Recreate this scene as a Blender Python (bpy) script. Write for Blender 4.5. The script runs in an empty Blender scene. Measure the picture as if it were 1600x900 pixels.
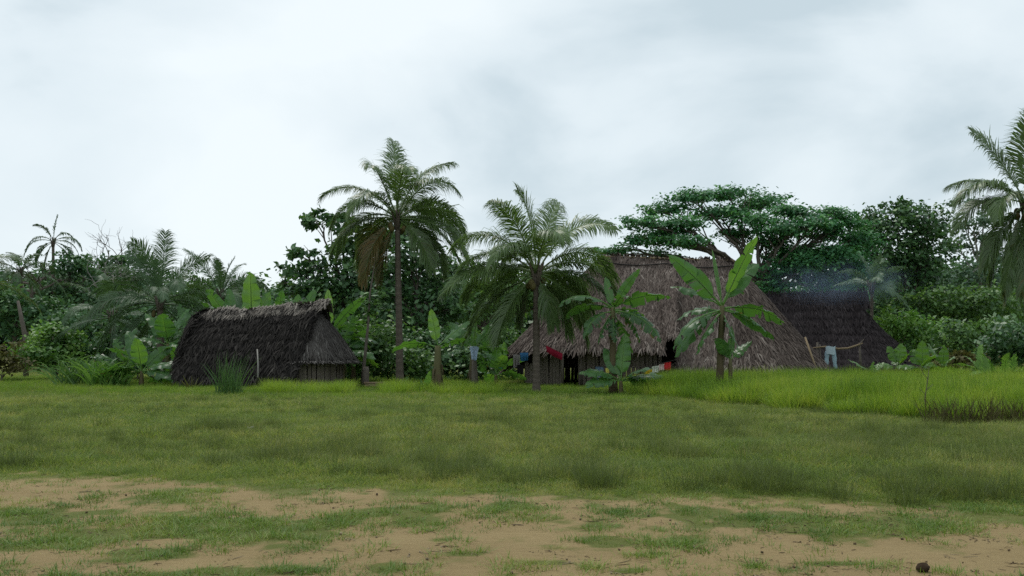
import bpy, math
import numpy as np
from mathutils import Vector

RNG = np.random.default_rng(7)
SC = bpy.context.scene
COL = SC.collection
R = math.radians

# ------------------------------------------------------------------ camera
F = 1555.0                       # focal length in photo pixels (1600 wide)
CAM_Z = 1.6
PITCH = math.atan(100 / F)
cam = bpy.data.cameras.new('camera')
cam.sensor_width = 36
cam.lens = 36 * F / 1600
cam.clip_end = 3000
camo = bpy.data.objects.new('camera', cam)
COL.objects.link(camo)
camo.location = (0, 0, CAM_Z)
camo.rotation_euler = (math.pi / 2 + PITCH, 0, 0)
SC.camera = camo

# ------------------------------------------------------------------ light
SUN_EL, SUN_AZ = R(62), R(-28)   # azimuth from +Y towards +X, high and beyond the huts
sd = bpy.data.lights.new('sun', 'SUN')
sd.energy = 1.5
sd.angle = R(25)
sd.color = (1.0, 0.96, 0.9)
so = bpy.data.objects.new('sun', sd)
COL.objects.link(so)
sdir = Vector((math.sin(SUN_AZ) * math.cos(SUN_EL), math.cos(SUN_AZ) * math.cos(SUN_EL), math.sin(SUN_EL)))
so.rotation_euler = sdir.to_track_quat('Z', 'Y').to_euler()

w = bpy.data.worlds.new('World')
SC.world = w
w.use_nodes = True
nt = w.node_tree
nt.nodes.clear()
def wn(t, **k):
    n = nt.nodes.new(t)
    for a, b in k.items(): setattr(n, a, b)
    return n
wout = wn('ShaderNodeOutputWorld'); bg = wn('ShaderNodeBackground'); bg.inputs[1].default_value = 0.1
sky = wn('ShaderNodeTexSky', sky_type='NISHITA', sun_disc=False)
sky.sun_elevation = SUN_EL; sky.sun_rotation = SUN_AZ
tc = wn('ShaderNodeTexCoord'); mp = wn('ShaderNodeMapping')
mp.inputs['Scale'].default_value = (1, 1, 1.9); mp.inputs['Location'].default_value = (7.2, 1.74, 2.79)
n1 = wn('ShaderNodeTexNoise'); n1.inputs['Scale'].default_value = 3.4; n1.inputs['Detail'].default_value = 8; n1.inputs['Roughness'].default_value = 0.48; n1.inputs['Distortion'].default_value = 0.25
n2 = wn('ShaderNodeTexNoise'); n2.inputs['Scale'].default_value = 1.2; n2.inputs['Detail'].default_value = 2
mad = wn('ShaderNodeMath', operation='ADD'); mad2 = wn('ShaderNodeMath', operation='MULTIPLY'); mad2.inputs[1].default_value = 0.5
cr = wn('ShaderNodeValToRGB')
cr.color_ramp.elements[0].position = 0.42; cr.color_ramp.elements[0].color = (5.0, 5.95, 6.45, 1)
cr.color_ramp.elements[1].position = 0.6; cr.color_ramp.elements[1].color = (7.7, 8.35, 8.6, 1)
e = cr.color_ramp.elements.new(0.49); e.color = (6.6, 7.4, 7.8, 1)
mx = wn('ShaderNodeMix', data_type='RGBA'); mx.inputs[0].default_value = 0.95
L = nt.links.new
L(tc.outputs['Generated'], mp.inputs[0]); L(mp.outputs[0], n1.inputs[0]); L(mp.outputs[0], n2.inputs[0])
L(n1.outputs[0], mad.inputs[0]); L(n2.outputs[0], mad.inputs[1]); L(mad.outputs[0], mad2.inputs[0]); L(mad2.outputs[0], cr.inputs[0])
L(sky.outputs[0], mx.inputs[6]); L(cr.outputs[0], mx.inputs[7]); L(mx.outputs[2], bg.inputs[0]); L(bg.outputs[0], wout.inputs[0])

vs = SC.view_settings
vs.view_transform = 'Standard'; vs.look = 'None'; vs.exposure = 0.25; vs.gamma = 1.0; vs.use_curve_mapping = False
SC.cycles.use_denoising = False
SC.cycles.max_bounces = 6; SC.cycles.diffuse_bounces = 3; SC.cycles.glossy_bounces = 2
SC.cycles.transmission_bounces = 4; SC.cycles.transparent_max_bounces = 8; SC.cycles.volume_bounces = 1

# ------------------------------------------------------------------ helpers
_fw = np.array((0, math.cos(PITCH), math.sin(PITCH))); _up = np.array((0, -math.sin(PITCH), math.cos(PITCH)))
def P(px, py, Y):
    """world point seen at photo pixel (px, py) at depth Y along +Y"""
    d = _fw + np.array((1., 0, 0)) * ((px - 800) / F) + _up * ((450 - py) / F)
    t = Y / d[1]
    return np.array((0, 0, CAM_Z)) + d * t
def PX(px, Y): return P(px, 550, Y)[0]
def PZ(py, Y): return P(800, py, Y)[2]
def GD(py): return CAM_Z * F / (py - 550.0)          # distance of flat ground at a pixel row

def nrm(v):
    v = np.asarray(v, float)
    return v / (np.linalg.norm(v, axis=-1, keepdims=True) + 1e-9)

_tab = np.random.default_rng(3).random((256, 256))
def vnoise(x, y):
    x = np.asarray(x, float); y = np.asarray(y, float)
    xi = np.floor(x).astype(int); yi = np.floor(y).astype(int)
    fx = x - xi; fy = y - yi
    fx = fx * fx * (3 - 2 * fx); fy = fy * fy * (3 - 2 * fy)
    g = lambda a, b: _tab[a & 255, b & 255]
    return (g(xi, yi) * (1 - fx) + g(xi + 1, yi) * fx) * (1 - fy) + (g(xi, yi + 1) * (1 - fx) + g(xi + 1, yi + 1) * fx) * fy
def fbm(x, y, o=4):
    s = 0; a = 0.5; t = 0
    for i in range(o):
        s = s + a * vnoise(x * 2 ** i + 17 * i, y * 2 ** i + 31 * i); t += a; a *= .5
    return s / t

class MB:
    def __init__(self): self.v = []; self.q = []; self.t = []; self.a = []; self.n = 0
    def add(self, v, quads=None, tris=None, tint=0.5):
        v = np.asarray(v, float).reshape(-1, 3)
        if quads is not None and len(quads): self.q.append(np.asarray(quads, int).reshape(-1, 4) + self.n)
        if tris is not None and len(tris): self.t.append(np.asarray(tris, int).reshape(-1, 3) + self.n)
        self.a.append(np.broadcast_to(np.asarray(tint, float), (len(v),)).copy())
        self.v.append(v); self.n += len(v)
        return self
    def grid(self, pts, tint=0.5):
        pts = np.asarray(pts, float); a, b = pts.shape[:2]
        i = np.arange(a * b).reshape(a, b)
        q = np.stack([i[:-1, :-1], i[1:, :-1], i[1:, 1:], i[:-1, 1:]], -1).reshape(-1, 4)
        tt = np.asarray(tint, float)
        return self.add(pts.reshape(-1, 3), q, tint=tt.reshape(-1) if tt.ndim == 2 else tt)
    def tube(self, pts, rad, k=6, tint=0.5):
        pts = np.asarray(pts, float); n = len(pts)
        rad = np.broadcast_to(np.asarray(rad, float), (n,))
        tg = nrm(np.gradient(pts, axis=0))
        ref = np.array((0., 0, 1)) if abs(tg[:, 2]).mean() < .8 else np.array((1., 0, 0))
        s = nrm(np.cross(tg, ref)); u = np.cross(s, tg)
        an = np.arange(k) * 2 * math.pi / k
        ring = pts[:, None] + rad[:, None, None] * (np.cos(an)[None, :, None] * s[:, None] + np.sin(an)[None, :, None] * u[:, None])
        i = np.arange(n * k).reshape(n, k); j = np.roll(i, -1, 1)
        q = np.stack([i[:-1], i[1:], j[1:], j[:-1]], -1).reshape(-1, 4)
        v = np.concatenate([ring.reshape(-1, 3), pts[:1], pts[-1:]])
        t = np.concatenate([np.stack([i[0], j[0], np.full(k, n * k)], -1), np.stack([j[-1], i[-1], np.full(k, n * k + 1)], -1)])
        tt = np.asarray(tint, float)
        if tt.ndim == 1: tt = np.concatenate([np.repeat(tt, k), tt[:1], tt[-1:]])
        return self.add(v, q, t, tt)
    def box(self, c, x, y, z, tint=0.5):
        """box centred at c with half-axes x y z"""
        c, x, y, z = map(lambda a: np.asarray(a, float), (c, x, y, z))
        v = [c + sx * x + sy * y + sz * z for sz in (-1, 1) for sx, sy in ((-1, -1), (1, -1), (1, 1), (-1, 1))]
        return self.add(v, [(3, 2, 1, 0), (4, 5, 6, 7), (0, 1, 5, 4), (1, 2, 6, 5), (2, 3, 7, 6), (3, 0, 4, 7)], tint=tint)
    def mesh(self, name, smooth=False):
        me = bpy.data.meshes.new(name)
        v = np.concatenate(self.v)
        q = np.concatenate(self.q) if self.q else np.zeros((0, 4), int)
        t = np.concatenate(self.t) if self.t else np.zeros((0, 3), int)
        me.vertices.add(len(v)); me.vertices.foreach_set('co', v.astype(np.float32).ravel())
        nl = 4 * len(q) + 3 * len(t)
        me.loops.add(nl); me.loops.foreach_set('vertex_index', np.concatenate([q.ravel(), t.ravel()]).astype(np.int32))
        me.polygons.add(len(q) + len(t))
        ls = np.concatenate([np.arange(len(q)) * 4, 4 * len(q) + np.arange(len(t)) * 3]).astype(np.int32)
        me.polygons.foreach_set('loop_start', ls)
        if smooth: me.polygons.foreach_set('use_smooth', np.ones(len(ls), bool))
        me.update(calc_edges=True)
        at = me.attributes.new('tint', 'FLOAT', 'POINT')
        at.data.foreach_set('value', np.concatenate(self.a).astype(np.float32))
        return me
    def build(self, name, mat, parent=None, smooth=False, origin=None):
        o = bpy.data.objects.new(name, self.mesh(name, smooth))
        o.data.materials.append(mat)
        COL.objects.link(o)
        if origin is not None and parent is None: o.location = origin
        if parent is not None: o.parent = parent
        return o

def thing(name, label, cat, loc, group=None):
    o = bpy.data.objects.new(name, None); COL.objects.link(o)
    o.empty_display_size = .3
    o.location = loc; o['label'] = label; o['category'] = cat
    if group: o['group'] = group
    return o
def tag(o, label, cat, group=None, kind=None):
    o['label'] = label; o['category'] = cat
    if group: o['group'] = group
    if kind: o['kind'] = kind
    return o

# ------------------------------------------------------------------ materials
def new_mat(name):
    m = bpy.data.materials.new(name); m.use_nodes = True; m.node_tree.nodes.clear()
    return m, m.node_tree
def ramp(nt, cols):
    r = nt.nodes.new('ShaderNodeValToRGB'); el = r.color_ramp.elements
    n = len(cols)
    while len(el) < n: el.new(0.5)
    for i, c in enumerate(cols):
        el[i].position = i / (n - 1); el[i].color = (*c, 1)
    return r
def leaf_mat(name, cols, trans=0.3, rough=0.45, spec=0.35, inst=False, tr_gain=(1.25, 1.3, .7), noise=(0.9, .25), gain=1.0):
    cols = [tuple(c * gain for c in q) for q in cols]
    m, nt = new_mat(name); N = nt.nodes.new; L = nt.links.new
    at = N('ShaderNodeAttribute'); at.attribute_name = 'tint'
    fac = at.outputs['Fac']
    if inst:
        a2 = N('ShaderNodeAttribute'); a2.attribute_type = 'INSTANCER'; a2.attribute_name = 'itint'
        ad = N('ShaderNodeMath'); ad.operation = 'MULTIPLY_ADD'; ad.inputs[1].default_value = .35
        L(fac, ad.inputs[0]); L(a2.outputs['Fac'], ad.inputs[2]); fac = ad.outputs[0]
        sb = N('ShaderNodeMath'); sb.operation = 'SUBTRACT'; sb.inputs[1].default_value = .175; L(fac, sb.inputs[0]); fac = sb.outputs[0]
    if noise:
        geo = N('ShaderNodeNewGeometry'); nz = N('ShaderNodeTexNoise'); nz.inputs['Scale'].default_value = noise[0]; nz.inputs['Detail'].default_value = 2
        L(geo.outputs['Position'], nz.inputs['Vector'])
        s = N('ShaderNodeMath'); s.operation = 'SUBTRACT'; s.inputs[1].default_value = .5; L(nz.outputs[0], s.inputs[0])
        k = N('ShaderNodeMath'); k.operation = 'MULTIPLY_ADD'; k.inputs[1].default_value = noise[1] * 2; L(s.outputs[0], k.inputs[0]); L(fac, k.inputs[2]); fac = k.outputs[0]
    r = ramp(nt, cols); L(fac, r.inputs[0])
    pb = N('ShaderNodeBsdfPrincipled'); pb.inputs['Roughness'].default_value = rough; pb.inputs['Specular IOR Level'].default_value = spec
    L(r.outputs[0], pb.inputs['Base Color'])
    out = N('ShaderNodeOutputMaterial')
    if trans > 0:
        tg = N('ShaderNodeMix'); tg.data_type = 'RGBA'; tg.blend_type = 'MULTIPLY'; tg.inputs[0].default_value = 1; tg.inputs[7].default_value = (*tr_gain, 1)
        L(r.outputs[0], tg.inputs[6])
        tb = N('ShaderNodeBsdfTranslucent'); L(tg.outputs[2], tb.inputs[0])
        ms = N('ShaderNodeMixShader'); ms.inputs[0].default_value = trans
        L(pb.outputs[0], ms.inputs[1]); L(tb.outputs[0], ms.inputs[2]); L(ms.outputs[0], out.inputs[0])
    else: L(pb.outputs[0], out.inputs[0])
    return m
def solid_mat(name, cols, rough=.85, scale=6, stretch=(1, 1, 1), bump=.3, spec=.2, detail=5, tint=.5):
    """noise-driven colour with the piece's own tint"""
    m, nt = new_mat(name); N = nt.nodes.new; L = nt.links.new
    tc = N('ShaderNodeTexCoord'); mp = N('ShaderNodeMapping'); mp.inputs['Scale'].default_value = stretch
    nz = N('ShaderNodeTexNoise'); nz.inputs['Scale'].default_value = scale; nz.inputs['Detail'].default_value = detail
    L(tc.outputs['Object'], mp.inputs[0]); L(mp.outputs[0], nz.inputs['Vector'])
    at = N('ShaderNodeAttribute'); at.attribute_name = 'tint'
    oi = N('ShaderNodeObjectInfo')
    a = N('ShaderNodeMath'); a.operation = 'MULTIPLY'; a.inputs[1].default_value = tint; L(at.outputs['Fac'], a.inputs[0])
    b = N('ShaderNodeMath'); b.operation = 'MULTIPLY_ADD'; b.inputs[1].default_value = 1 - tint; L(nz.outputs[0], b.inputs[0]); L(a.outputs[0], b.inputs[2])
    c = N('ShaderNodeMath'); c.operation = 'MULTIPLY_ADD'; c.inputs[1].default_value = .16; L(oi.outputs['Random'], c.inputs[0]); L(b.outputs[0], c.inputs[2])
    d = N('ShaderNodeMath'); d.operation = 'SUBTRACT'; d.inputs[1].default_value = .08; L(c.outputs[0], d.inputs[0])
    r = ramp(nt, cols); L(d.outputs[0], r.inputs[0])
    pb = N('ShaderNodeBsdfPrincipled'); pb.inputs['Roughness'].default_value = rough; pb.inputs['Specular IOR Level'].default_value = spec
    L(r.outputs[0], pb.inputs['Base Color'])
    if bump:
        bp = N('ShaderNodeBump'); bp.inputs['Strength'].default_value = bump; bp.inputs['Distance'].default_value = .05
        L(nz.outputs[0], bp.inputs['Height']); L(bp.outputs[0], pb.inputs['Normal'])
    out = N('ShaderNodeOutputMaterial'); L(pb.outputs[0], out.inputs[0])
    return m

M = {}
M['palm'] = leaf_mat('palm_leaf', [(.1, .065, .022), (.04, .07, .022), (.065, .105, .034), (.12, .16, .05)], .3, .36, .5, gain=1.9)
M['palm_far'] = leaf_mat('palm_leaf_far', [(.05, .06, .025), (.032, .062, .028), (.045, .08, .036), (.07, .11, .045)], .25, .48, .35, gain=1.85)
M['banana'] = leaf_mat('banana_leaf', [(.11, .07, .025), (.035, .085, .028), (.05, .125, .035), (.11, .21, .05)], .4, .33, .5, noise=(1.5, .1), tr_gain=(1.5, 1.5, .5), gain=1.35)
M['banana_bright'] = leaf_mat('banana_leaf_young', [(.06, .12, .025), (.07, .15, .03), (.095, .2, .04), (.14, .25, .06)], .42, .35, .45, noise=(1.5, .1), tr_gain=(1.4, 1.4, .5))
M['dark'] = leaf_mat('dark_tree_leaf', [(.012, .03, .012), (.022, .052, .02), (.036, .078, .028), (.062, .115, .035)], .22, .42, .4, gain=2.15)
M['mid'] = leaf_mat('mid_tree_leaf', [(.022, .05, .017), (.038, .08, .024), (.058, .112, .03), (.095, .16, .042)], .28, .45, .35, gain=1.9)
M['bright'] = leaf_mat('bright_shrub_leaf', [(.03, .075, .02), (.05, .115, .025), (.08, .155, .032), (.12, .2, .045)], .33, .45, .35, gain=1.7)
M['umbrella'] = leaf_mat('umbrella_tree_leaf', [(.012, .04, .02), (.02, .068, .028), (.034, .098, .036), (.055, .135, .045)], .26, .5, .3, gain=2.4)
M['far'] = leaf_mat('far_tree_leaf', [(.016, .042, .02), (.026, .062, .026), (.04, .086, .034), (.066, .12, .042)], .25, .55, .25, gain=1.9)
M['pale'] = leaf_mat('hazed_tree_leaf', [(.045, .085, .055), (.06, .11, .07), (.08, .135, .085), (.1, .165, .1)], .25, .55, .25, gain=1.3)  # distance haze painted into the leaf colour as a pale bluish green
M['brownish'] = leaf_mat('brown_weed', [(.03, .028, .012), (.05, .045, .018), (.065, .07, .022), (.09, .095, .03)], .2, .7, .15, gain=1.6)
M['bark'] = solid_mat('grey_bark', [(.03, .026, .02), (.07, .06, .048), (.14, .12, .1), (.2, .18, .15)], .9, 9, (1, 1, .35), .5)
M['palmbark'] = solid_mat('palm_bark', [(.04, .033, .027), (.085, .07, .056), (.15, .125, .1), (.2, .175, .145)], .9, 14, (.5, .5, 2.5), .6)
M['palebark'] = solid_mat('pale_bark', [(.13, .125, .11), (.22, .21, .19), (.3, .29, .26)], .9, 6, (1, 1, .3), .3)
M['stem'] = solid_mat('banana_stem', [(.035, .026, .015), (.08, .058, .028), (.1, .1, .04), (.13, .16, .055)], .7, 5, (1, 1, .3), .3, .3)
M['thatch_dark'] = solid_mat('old_black_thatch', [(.007, .0065, .0065), (.022, .0195, .018), (.046, .041, .037), (.15, .135, .12)], .95, 7, (1, 1, 1), .3, .1, tint=.75)
M['thatch_ridge'] = solid_mat('weathered_ridge_thatch', [(.04, .034, .03), (.115, .1, .086), (.2, .178, .155), (.32, .29, .255)], .95, 7, (1, 1, 1), .3, .1, tint=.75)
M['thatch_end'] = solid_mat('grey_end_thatch', [(.02, .018, .017), (.06, .054, .05), (.105, .097, .09), (.24, .225, .21)], .95, 7, (1, 1, 1), .3, .1, tint=.75)
M['thatch'] = solid_mat('brown_grey_thatch', [(.022, .016, .014), (.07, .054, .046), (.125, .1, .086), (.28, .245, .215)], .95, 5, (1, 1, 1), .3, .12, tint=.75)
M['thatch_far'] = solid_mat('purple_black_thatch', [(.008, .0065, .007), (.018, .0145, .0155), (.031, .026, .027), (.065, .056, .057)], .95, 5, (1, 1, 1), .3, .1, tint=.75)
M['plank'] = solid_mat('grey_plank', [(.06, .05, .04), (.13, .108, .088), (.2, .17, .14), (.27, .235, .2)], .9, 8, (3, 3, .25), .5)
M['pole'] = solid_mat('peeled_pole', [(.12, .085, .05), (.2, .15, .09), (.3, .23, .14)], .8, 8, (3, 3, .4), .3)
M['rope'] = solid_mat('dark_rope', [(.02, .018, .016), (.035, .03, .028)], .9, 20, (1, 1, 1), 0)
M['nut'] = solid_mat('coconut_husk', [(.06, .055, .02), (.1, .085, .03), (.13, .09, .04)], .7, 6, (1, 1, 1), .2)
M['clod'] = solid_mat('dark_clod', [(.016, .011, .007), (.04, .027, .016), (.07, .05, .032)], .95, 9, (1, 1, 1), .8, .1)

def cloth_mat(name, c, var=.25):
    return solid_mat(name, [tuple(x * (1 - var) for x in c), c, tuple(min(1, x * (1 + var)) for x in c)], .9, 5, (1, 1, 1), .15, .1, tint=.3)

# ------------------------------------------------------------------ ground
def smooth(a, b, x):
    t = np.clip((x - a) / (b - a), 0, 1); return t * t * (3 - 2 * t)
def gh(x, y):
    return (fbm(x * .25, y * .25, 3) - .5) * .14 * smooth(5, 14, y) + (fbm(x * 1.3 + 9, y * 1.3, 3) - .5) * .035 + smooth(70, 160, y) * 1.0
# grassy patches on the bare earth: photo pixel ellipses laid on the flat ground
PATCH = [(120, 828, 120, 26), (330, 818, 200, 26), (60, 800, 90, 16), (230, 858, 70, 14), (430, 830, 110, 22), (520, 812, 80, 15), (280, 780, 90, 14),
         (640, 812, 90, 12), (590, 800, 60, 12), (760, 795, 120, 10), (930, 842, 62, 14), (1060, 845, 40, 10), (1000, 862, 40, 6), (940, 822, 60, 8),
         (1330, 822, 60, 14), (1420, 828, 100, 16), (1200, 812, 110, 14), (1000, 800, 120, 10), (1480, 808, 140, 14), (1560, 795, 120, 20),
         (330, 892, 70, 12), (110, 897, 40, 8), (450, 884, 60, 6), (600, 882, 32, 8), (20, 880, 30, 12), (255, 893, 40, 7), (1230, 884, 30, 6), (1170, 880, 18, 6),
         (1290, 873, 60, 5), (700, 842, 40, 6), (860, 875, 40, 5), (1075, 798, 70, 10), (790, 893, 20, 5), (985, 886, 26, 4), (720, 862, 30, 4), (30, 850, 50, 14)]
def patchmask(x, y):
    py = 550 + CAM_Z * F / np.maximum(y, 1); px = 800 + x / np.maximum(y, 1) * F
    m = np.zeros(np.shape(x))
    for cx, cy, a, b in PATCH:
        d = ((px - cx) / a) ** 2 + ((py - cy) / b) ** 2
        m = np.maximum(m, np.exp(-d * .9))
    return m
def edge(x):
    """distance at which the field starts, from the row of its edge in the photo"""
    return np.interp(x, [-9, -6, -3, 0, 3, 6, 9], [12.9, 12.6, 12.0, 11.2, 10.7, 10.0, 9.7])
def grassiness(x, y):
    n = fbm(x * 1.1, y * .9, 4) - .5
    f = smooth(-.5, .45, y - edge(x) + n * 2.6)
    p = patchmask(x, y) * .8 + (fbm(x * 2.4 + 5, y * 2.0, 5) - .5) * 1.5 - .08
    g = np.maximum(f, smooth(.22, .62, p) * .9)
    sp = smooth(.62, .75, fbm(x * 3.1 + 40, y * 2.2 + 11, 4)) * .45
    return np.clip(np.maximum(g, sp * smooth(6, 9, y)), 0, 1)

def axis(segs):
    out = []
    for a, b, s in segs: out.append(np.arange(a, b, s))
    return np.concatenate(out)
gx = axis([(-900, -200, 100), (-200, -60, 14), (-60, -16, 2), (-16, -10, .3), (-10, 10, .09), (10, 16, .3), (16, 60, 2), (60, 200, 14), (200, 901, 100)])
gy = axis([(-60, 4, 8), (4, 6, .25), (6, 16, .08), (16, 30, .5), (30, 70, 2), (70, 200, 10), (200, 1500, 100)])
X, Y = np.meshgrid(gx, gy, indexing='ij')
mb = MB(); mb.grid(np.stack([X, Y, gh(X, Y)], -1)[:, ::1], grassiness(X, Y))
m, nt = new_mat('earth_and_turf'); N = nt.nodes.new; L = nt.links.new
geo = N('ShaderNodeNewGeometry'); at = N('ShaderNodeAttribute'); at.attribute_name = 'tint'
def noise(scale, detail=6, rough=.55, stretch=None):
    n = N('ShaderNodeTexNoise'); n.inputs['Scale'].default_value = scale; n.inputs['Detail'].default_value = detail; n.inputs['Roughness'].default_value = rough
    if stretch:
        q = N('ShaderNodeMapping'); q.inputs['Scale'].default_value = stretch; L(geo.outputs['Position'], q.inputs[0]); L(q.outputs[0], n.inputs['Vector'])
    else: L(geo.outputs['Position'], n.inputs['Vector'])
    return n
nd = noise(.9, 8, .62, (.7, 1.2, 1)); nf = noise(9, 7, .75, (.6, 1.5, 1))
rd = ramp(nt, [(.125, .086, .038), (.23, .166, .077), (.315, .236, .115), (.4, .315, .17)])
mm = N('ShaderNodeMix'); mm.data_type = 'FLOAT'; mm.inputs[0].default_value = .5; L(nd.outputs[0], mm.inputs[2]); L(nf.outputs[0], mm.inputs[3])
L(mm.outputs[0], rd.inputs[0])
ng = noise(.5, 6, .6); rg = ramp(nt, [(.075, .095, .022), (.105, .125, .03), (.135, .14, .038), (.17, .135, .055)]); L(ng.outputs[0], rg.inputs[0])
ns = noise(11, 5, .7); ad = N('ShaderNodeMath'); ad.operation = 'MULTIPLY_ADD'; ad.inputs[1].default_value = .7; L(ns.outputs[0], ad.inputs[0]); L(at.outputs['Fac'], ad.inputs[2])
sr = N('ShaderNodeMapRange'); sr.interpolation_type = 'SMOOTHSTEP'; sr.inputs[1].default_value = .42; sr.inputs[2].default_value = 1.05; L(ad.outputs[0], sr.inputs[0])
mxg = N('ShaderNodeMix'); mxg.data_type = 'RGBA'; L(sr.outputs[0], mxg.inputs[0]); L(rd.outputs[0], mxg.inputs[6]); L(rg.outputs[0], mxg.inputs[7])
pb = N('ShaderNodeBsdfPrincipled'); pb.inputs['Roughness'].default_value = .95; pb.inputs['Specular IOR Level'].default_value = .15; L(mxg.outputs[2], pb.inputs['Base Color'])
bp = N('ShaderNodeBump'); bp.inputs['Strength'].default_value = .9; bp.inputs['Distance'].default_value = .05; L(nf.outputs[0], bp.inputs['Height']); L(bp.outputs[0], pb.inputs['Normal'])
o_ = N('ShaderNodeOutputMaterial'); L(pb.outputs[0], o_.inputs[0])
ground = mb.build('ground', m, smooth=True); ground['kind'] = 'structure'; ground['label'] = 'bare tan earth giving way to a rough grass field'

# ------------------------------------------------------------------ thatched huts
def thatch(name, parent, f, mat, n, ln=(.45, .9), wd=(.03, .07), lift=.06, courses=0, nu=40, nv=14, thick=.12, jit=.25, tint=(.25, .75), vmax=1.0, patch=1.2):
    """roof slope: a closed under-layer of thatch plus n loose leaf strips lying down the slope. f(u,v) -> points, v runs ridge to eave"""
    g = RNG
    uu, vv = np.meshgrid(np.linspace(0, 1, nu), np.linspace(0, 1, nv), indexing='ij')
    p = f(uu, vv)
    e = 1e-3
    def frame(u, v):
        p = f(u, v); dv = nrm(f(u, np.minimum(v + e, 1.3)) - f(u, v - e)); du = nrm(f(u + e, v) - f(u - e, v) + 1e-9)
        n = nrm(np.cross(du, dv)); n = np.where(n[..., 2:3] < 0, -n, n)
        return p, du, dv, n
    _, _, _, nn = frame(uu, np.clip(vv, .01, 1))
    mb = MB(); mb.grid(p, .25); mb.grid(p - nn * thick, .15)
    a = np.arange(nu)
    for row in (0, nv - 1):
        pp = np.stack([p[:, row], (p - nn * thick)[:, row]], 1); mb.grid(pp, .2)
    for row in (0, nu - 1):
        pp = np.stack([p[row], (p - nn * thick)[row]], 1); mb.grid(pp, .2)
    u = g.random(n); v = g.random(n) ** .85 * vmax
    if courses:
        v = (np.floor(v * courses) + .15 + g.normal(0, .16, n)) / courses; v = np.clip(v, 0, vmax)
    p0, du, dv, nn = frame(u, np.clip(v, .01, 1.0))
    Ls = g.uniform(*ln, n)[:, None]; Ws = g.uniform(*wd, n)[:, None]
    ja = g.normal(0, jit, n)[:, None]
    d = nrm(dv + du * ja); s = nrm(np.cross(nn, d))
    up = g.uniform(.01, .05, n)[:, None]; lf = g.uniform(.2, 1.0, n)[:, None] ** 2 * lift
    st = p0 - d * Ls * .5 + nn * up * .4
    md = p0 + nn * (up + lf * .6)
    en = p0 + d * Ls * .5 + nn * (up + lf * .8) - np.array((0, 0, 1)) * lf * .3 + s * g.normal(0, .04, n)[:, None]
    V = np.stack([st - s * Ws * .5, st + s * Ws * .5, md + s * Ws * .5, md - s * Ws * .5, en + s * Ws * .12, en - s * Ws * .12], 1)
    i = np.arange(n)[:, None] * 6
    q = np.concatenate([i + np.array((0, 1, 2, 3)), i + np.array((3, 2, 4, 5))])
    big = fbm(u * 6 * patch + p0[:, 0] * .3, v * 4 * patch + 3, 3) - .5
    tt = np.clip(g.uniform(*tint, n) + big * .45 + (g.random(n) < .07) * .3, 0, 1)
    mb.add(V.reshape(-1, 3), q, tint=np.repeat(tt, 6))
    return mb.build(name, mat, parent)

def plank_mesh():
    mb = MB()
    pts = []
    for z, wx in ((0, .5), (.3, .48), (.65, .5), (.94, .46), (1, .4)):
        pts.append([(-wx, -.5, z), (wx, -.5, z), (wx, .5, z), (-wx, .5, z), (-wx, -.5, z)])
    mb.grid(np.array(pts), .5)
    mb.add(pts[-1][:4], [(0, 1, 2, 3)], tint=.6)
    return mb.mesh('plank')
PLANK = plank_mesh(); PLANK.materials.append(M['plank'])
def planks(parent, path, h, wdt=.14, gap=.02, skip=None):
    """a row of upright planks along a polyline in world xy; each plank its own part"""
    path = np.asarray(path, float); seg = np.linalg.norm(np.diff(path, axis=0), axis=1); cum = np.concatenate([[0], np.cumsum(seg)])
    s = 0.0
    o0 = np.array(parent.location)
    while s < cum[-1]:
        wv = wdt * RNG.uniform(.75, 1.25)
        x = np.interp(s + wv / 2, cum, path[:, 0]); y = np.interp(s + wv / 2, cum, path[:, 1])
        x2 = np.interp(s + wv / 2 + .05, cum, path[:, 0]); y2 = np.interp(s + wv / 2 + .05, cum, path[:, 1])
        s += wv + gap * RNG.uniform(.4, 2)
        if skip and skip(x, y): continue
        o = bpy.data.objects.new('plank', PLANK); COL.objects.link(o); o.parent = parent
        hh = (h(x, y) if callable(h) else h) * RNG.uniform(.93, 1.05)
        o.location = Vector((x - o0[0], y - o0[1], -.05 - o0[2] + 0))
        o.rotation_euler = (RNG.normal(0, .012), RNG.normal(0, .02), math.atan2(y2 - y, x2 - x))
        o.scale = (wv, RNG.uniform(.03, .05), hh)

def rel(f, o): return lambda u, v: f(u, v) - o
def v3(a): return np.asarray(a, float)

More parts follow.
